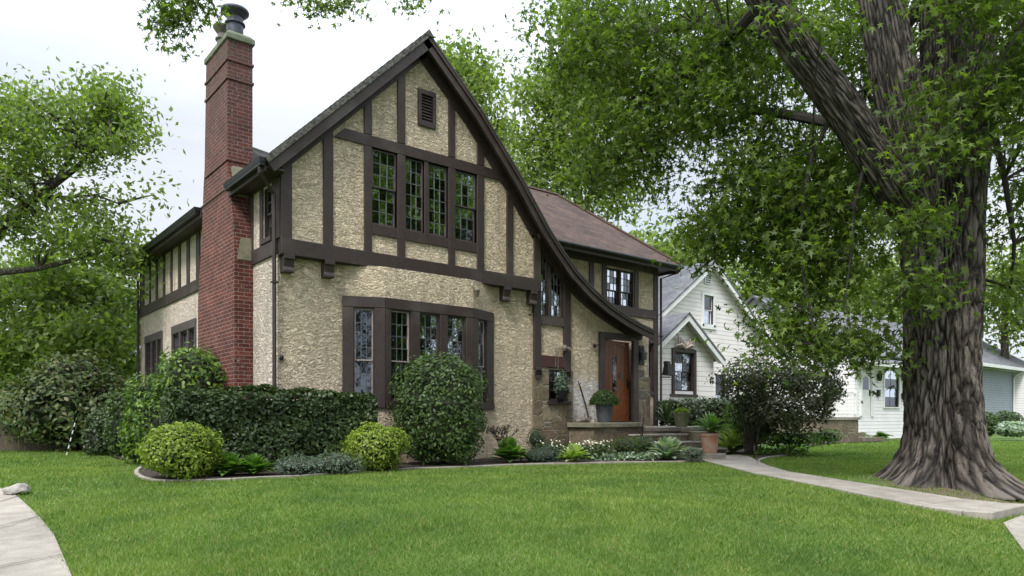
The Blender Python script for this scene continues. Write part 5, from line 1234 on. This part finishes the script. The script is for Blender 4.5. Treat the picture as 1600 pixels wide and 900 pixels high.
for i in range(1500):
    px = random.uniform(918, 1032); py = random.uniform(709, 722); w = ghit(px, py); P_.append((w.x, w.y, w.z+.04+.12*random.random()+.06*noise.noise(w*4)))
gcv = leafmesh('ground_cover', P_, .085, OVAL, 'leaf_hosta_pale', up=1.2); tag(gcv, 'pale variegated ground cover along the lawn edge below the stoop', 'ground cover', kind='stuff')
P_ = []
for i in range(1100):
    px = random.uniform(1180, 1262); py = random.uniform(700, 713); w = ghit(px, py); P_.append((w.x, w.y, w.z+.03+.1*random.random()))
tag(leafmesh('ground_cover', P_, .10, OVAL, 'leaf_hosta', up=1.2), 'low leafy ground cover in the bed right of the front walk', 'ground cover', kind='stuff')
# white flowering plants
fp = thing('flowering_plant', 'dark leaved plants dotted with small white flowers below the stone base', 'flowers', loc=ghit(890, 712))
P_ = []; Fl = []
for i in range(3600):
    px = random.uniform(838, 955); py = random.uniform(690, 711); w = A(px, py, 14.9+random.uniform(-.35, .4)); h = .03+.30*random.random()
    w.z = gz(w.x, w.y)+h*(1+.4*noise.noise(w*2)); P_.append(tuple(w))
leafmesh('foliage', P_, .06, OVAL, 'leaf_hedge', fp, up=.5)
for i in range(120):
    w = Vector(P_[random.randrange(len(P_))]); w.z = gz(w.x, w.y)+random.uniform(.22, .42); Fl.append(tuple(w+Vector((0, -.03, 0))))
f0 = leafmesh('flower', [(0, 0, 0)], .06, MAPLE, 'petal', fp, up=.6, nrm=[(-.4, -.8, .5)]); f0.location = Fl[0]
for q in Fl[1:70]: f1 = f0.copy(); COL.objects.link(f1); f1.location = q; f1.rotation_euler = (random.uniform(-.6, .6), random.uniform(-.6, .6), 0)
# hedge and shrubs right of the steps
bush('boxwood_hedge', 'dark informal hedge below the clapboard house window', 'hedge', 20, [(1085,652,38,30),(1130,650,40,28),(1045,645,18,22)], .10, 6000, 'leaf_hedge', e=.8, rough=.2)
bush('rhododendron_bush', 'mid green leafy bush between the terracotta pot and the dark reddish shrub', 'bush', 18, [(1172,656,38,40),(1160,672,32,24)], .10, 4200, 'leaf_hosta', rough=.2)
bsh = bush('barberry_shrub', 'large dark purplish shrub with bare stems showing below', 'shrub', 17, [(1175,595,55,35),(1245,600,65,48),(1225,640,65,40),(1280,610,32,40)], .10, 13000, 'leaf_red', rough=.3, core=0, inner=.8, stems=(14,.02,1.6))
bush('barberry_shrub', 'low leafy growth under the purplish shrub beside the far lawn', 'shrub', 17.3, [(1235,685,50,12),(1285,682,25,9)], .09, 1500, 'leaf_hosta', rough=.3, core=.6)
rosette('hosta', 'row end of broad leaved hostas below the side porch, left clump', 1312, 686, 22, 14, 70, .18, 'leaf_hosta'); rosette('hosta', 'broad leaved hosta below the side porch, middle clump', 1338, 687, 22, 14, 70, .18, 'leaf_hosta_pale'); rosette('hosta', 'broad leaved hosta below the cottage steps, right clump', 1368, 686, 22, 13, 70, .18, 'leaf_hosta')
bush('boxwood_ball', 'round clipped bush right of the maple trunk nearest to it', 'bush', 30, [(1541,662,15,19)], .12, 1400, 'leaf_yew'); bush('boxwood_ball', 'wider clipped bush behind the round one before the blue grey wing', 'bush', 32, [(1572,658,22,16)], .12, 1500, 'leaf_yew')
bush('hydrangea_bush', 'white flowering low bush at the right edge of the picture', 'bush', 29.5, [(1584,670,26,11)], .17, 900, 'leaf_hosta_pale', tpl=MAPLE)
# twiggy bare shrub
ts = thing('twiggy_shrub', 'nearly bare twiggy shrub against the stucco right of the tall clipped bush', 'shrub', loc=ghit(785, 712)); mb = MB(); b_ = A(784, 706, 14.6)
def twig(p, d, l, r, k):
    q = p+d*l; mb.tube([p, p.lerp(q, .5)+Vector((random.uniform(-.03,.03), random.uniform(-.03,.03), .02)), q], [r, r*.8, r*.55], 5, False)
    if k: 
        for _ in range(3): twig(q, (d+Vector((random.uniform(-.9,.9), random.uniform(-.5,.5), random.uniform(-.2,.6)))).normalized(), l*.68, r*.6, k-1)
for _ in range(5): twig(b_, Vector((random.uniform(-.7,.7), random.uniform(-.4,.2), 1)).normalized(), .24, .018, 3)
mb.build('branch', 'bark_dark', ts)
# pots
def pot(name, label, at, r, h, m, prof=None):
    t = thing(name, label, 'planter', loc=at); mb = MB()
    mb.lathe(at, prof or [(r*.68,0),(r*.72,.02),(r*.98,h*.86),(r*1.07,h*.87),(r*1.1,h),(r*.98,h),(r*.92,h*.9),(.01,h*.88)], 28); mb.build('pot', m, t); return t
at = Vector((7.62, -.52, .77)); t = pot('planter', 'dark slate planter with a feathery green fern on the stoop by the door', at, .21, .42, 'slate_pot', [(.155,0),(.16,.02),(.205,.40),(.215,.40),(.215,.43),(.195,.43),(.18,.38),(.01,.38)])
fr2 = t; n = 3400; D = rnd_dir(n); D[:, 2] = np.abs(D[:, 2])*1.0-.25; rr = rng.random(n)**.4; P_ = np.array([at.x, at.y, at.z+.50])+D*rr[:, None]*np.array([.38, .34, .36])
leafmesh('foliage', P_, .085, FERN, 'leaf_yew', t, nrm=D, up=.2)
at = ghit(1109, 703); at.z = .17; at = Vector((9.55, -2.02, .17)); 
at = A(1109, 703, 15.3); at.z = .13; mbp = MB()
t = pot('planter', 'weathered terracotta pot with a striped leaf plant beside the steps', at, .20, .42, 'terracotta')
rosette('', '', 0, 0, 29, 30, 80, .08, 'leaf_hosta', parent=t, at=at+Vector((0, 0, .40)))
rosette('', '', 0, 0, 25, 32, 22, .06, 'leaf_hosta_pale', parent=t, at=at+Vector((0, 0, .42)))
mb = MB(); mb.box(at.x-.24, at.x+.24, at.y-.24, at.y+.24, 0, .13); tag(mb.build('stone_block', 'concrete', bevel=.012), 'low stone block under the terracotta pot', 'block')
at = A(1065, 663, 17.2); at.z = .665; t = pot('planter', 'mossy grey pot with low green growth on the landing', at, .19, .34, 'moss_pot')
n = 500; D = rnd_dir(n); D[:, 2] = np.abs(D[:, 2]); leafmesh('foliage', np.array([at.x, at.y, at.z+.33])+D*np.array([.17, .17, .12]), .06, OVAL, 'leaf_gold', t, up=.4)
rosette('cordyline', 'dark spiky plant behind the mossy pot on the landing', 0, 0, 26, 34, 46, .05, 'leaf_hedge', at=A(1042, 662, 18.2))
# hanging plant at the small window
c = FF.p(6.60, 1.62, .16); t = thing('wall_basket', 'trailing green plant in a dark basket hung before the small leaded window in the stone', 'planter', loc=c)
mb = MB(); mb.lathe(c+Vector((0, 0, -.38)), [(.05,0),(.12,.08),(.16,.24),(.17,.26)], 14); mb.tube([c+Vector((-.16,0,-.12)), c+Vector((0,.05,.42)), c+Vector((.16,0,-.12))], .006, 4); mb.build('basket', 'metal_dark', t)
n = 900; D = rnd_dir(n); leafmesh('foliage', np.array(c)+D*(rng.random(n)**.4)[:, None]*np.array([.23, .13, .36]), .055, OVAL, 'leaf_juniper', t, nrm=D)
# iron shepherd hooks at the steps, driftwood stick
mb = MB(); p = A(1004, 705, 15.2)
mb.tube([p, p+Vector((0,0,.55)), p+Vector((.03,0,.72))], .012, 5); mb.tube([p+Vector((.0,0,.28)), p+Vector((-.12,0,.42)), p+Vector((-.05,0,.5))], .01, 5); mb.lathe(p+Vector((0,0,.2)), [(.03,0),(.06,.03),(.05,.09),(.02,.12)], 8)
tag(mb.build('garden_stake', 'metal_dark'), 'dark iron garden stake beside the steps', 'stake')
mb = MB(); mb.tube([FF.p(7.18, 1.75, .10), FF.p(7.26, 1.55, .11), FF.p(7.38, 1.2, .14), FF.p(7.42, .9, .2), FF.p(7.36, .78, .25)], [.012,.02,.02,.022,.02], 6)
tag(mb.build('stick', 'bark_dark'), 'curved dark stick leaning on the whitened stucco', 'stick')
mb = MB(); mb.tube([FF.p(6.95,.79,.25), FF.p(7.15,.84,.3), FF.p(7.35,.80,.22), FF.p(7.5,.9,.2)], [.05,.07,.06,.03], 7); mb.tube([FF.p(7.2,.83,.26), FF.p(7.3,1.0,.2)], [.04,.015], 5)
tag(mb.build('driftwood', 'metal_rust'), 'pale driftwood lying at the left end of the stoop slab', 'driftwood')
# striped stake
sk = thing('marker_stake', 'thin white and black striped marker stake on the lawn before the large shrub', 'stake'); a_, b_ = ghit(104, 712), None; LOCS[sk.name] = a_.copy()
Zs = (a_-CAM).dot(Vector((CS, SN, 0))); b_ = A(119, 655, Zs); mw_ = MB(); mk_ = MB()
for i in range(10):
    p0, p1 = a_.lerp(b_, i/10), a_.lerp(b_, (i+1)/10)
    if i % 2: mk_ = MB(); mk_.tube([p0, p1], .019, 6); mk_.build('stripe', 'metal_dark', sk)
mw_.tube([a_, b_], .016, 6); mw_.build('pole', 'white_paint', sk)
# stone on the sidewalk
p = ghit(26, 771); mb = MB(); me = bpy.data.meshes.new('rock'); bm = bmesh.new(); bmesh.ops.create_icosphere(bm, subdivisions=3, radius=1)
for v in bm.verts:
    q = v.co.copy(); f = 1+.25*noise.noise(q*1.7+Vector((3, 1, 0))); v.co = Vector((q.x*.15*f, q.y*.11*f, max(-.2, q.z)*.085*f+(.02 if q.x > 0 else 0)))+p+Vector((0, 0, .02))
bm.to_mesh(me); bm.free(); tag(link('rock', me, 'capstone'), 'pale grey rock lying at the edge of the left sidewalk', 'rock')
MATS['rockm'] = simple('rockm', (.36, .34, .30), (.20, .19, .17), .9, 9, .8, .02); me.materials[0] = MATS['rockm']

# ================= GRASS =================
def mask_poly(X, Y, P):
    c = np.zeros(len(X), bool); j = len(P)-1
    for i in range(len(P)):
        xi, yi = P[i][0], P[i][1]; xj, yj = P[j][0], P[j][1]
        if yi != yj: c ^= ((yi > Y) != (yj > Y)) & (X < (xj-xi)*(Y-yi)/(yj-yi)+xi)
        j = i
    return c
def grass():
    n = 1100000
    # level of detail: density falls with distance from the viewpoint, all round the front arc
    r = np.exp(rng.uniform(math.log(4.2), math.log(34), n)); ang = rng.uniform(-.95, .95, n)+math.atan2(CS, SN)
    X = CAM.x+r*np.sin(ang); Y = CAM.y+r*np.cos(ang)
    X0, Y0 = X, Y; X = X+rng.normal(0, .022, n); Y = Y+rng.normal(0, .022, n)
    k = ~mask_poly(X, Y, BED) & ~mask_poly(X, Y, BED2) & ~mask_poly(X, Y, WALK) & ~mask_poly(X, Y, SIDEW)
    k &= ~((X > -.5) & (X < 12) & (Y > -.8) & (Y < 11)) & ~((X > 12) & (Y > 1.7)) & (Y > -15.5)
    k &= (np.hypot(X-tb.x, Y-tb.y) > .85)
    pn = np.hypot(X-6.3, Y+8.6); k &= ~((pn < 1.55) & (rng.random(n) < .8))
    X, Y, r = X0[k], Y0[k], r[k]; n = len(X)
    s = lambda t: (lambda u: u*u*(3-2*u))(np.clip(t, 0, 1))
    Z = -.6*s((-6.8-Y)/6.4)-.25*s((-1.5-X)/3)*s((0-Y)/5)-.018
    wd = .0036*(r/6)**.75*rng.uniform(.7, 1.3, n); h = (.030+.012*(r/20))*rng.uniform(.6, 1.35, n)
    pv = np.sin(X*1.9+np.sin(Y*1.3)*2)+np.sin(Y*2.3+X*.7); h *= 1+.12*pv
    a = rng.uniform(0, 2*np.pi, n); lean = rng.normal(0, .6, (n, 2))
    V = np.empty((n, 3, 3)); c, q = np.cos(a)*wd, np.sin(a)*wd
    V[:, 0] = np.stack([X-c, Y-q, Z], 1); V[:, 1] = np.stack([X+c, Y+q, Z], 1); V[:, 2] = np.stack([X+lean[:, 0]*h, Y+lean[:, 1]*h, Z+h], 1)
    me = bpy.data.meshes.new('grass'); me.vertices.add(n*3); me.vertices.foreach_set('co', V.astype(np.float32).ravel())
    me.loops.add(n*3); me.loops.foreach_set('vertex_index', np.arange(n*3, dtype=np.int32)); me.polygons.add(n); me.polygons.foreach_set('loop_start', np.arange(n, dtype=np.int32)*3)
    me.update(calc_edges=True)
    tag(link('grass', me, 'grass'), 'short mown green grass covering the lawns', 'grass', kind='stuff')
grass()

# put every Empty at the base of its thing without moving its parts
for nm, loc in LOCS.items():
    o = bpy.data.objects[nm]; o.location = loc
    for ch in o.children: ch.matrix_parent_inverse = Matrix.Translation(-loc)
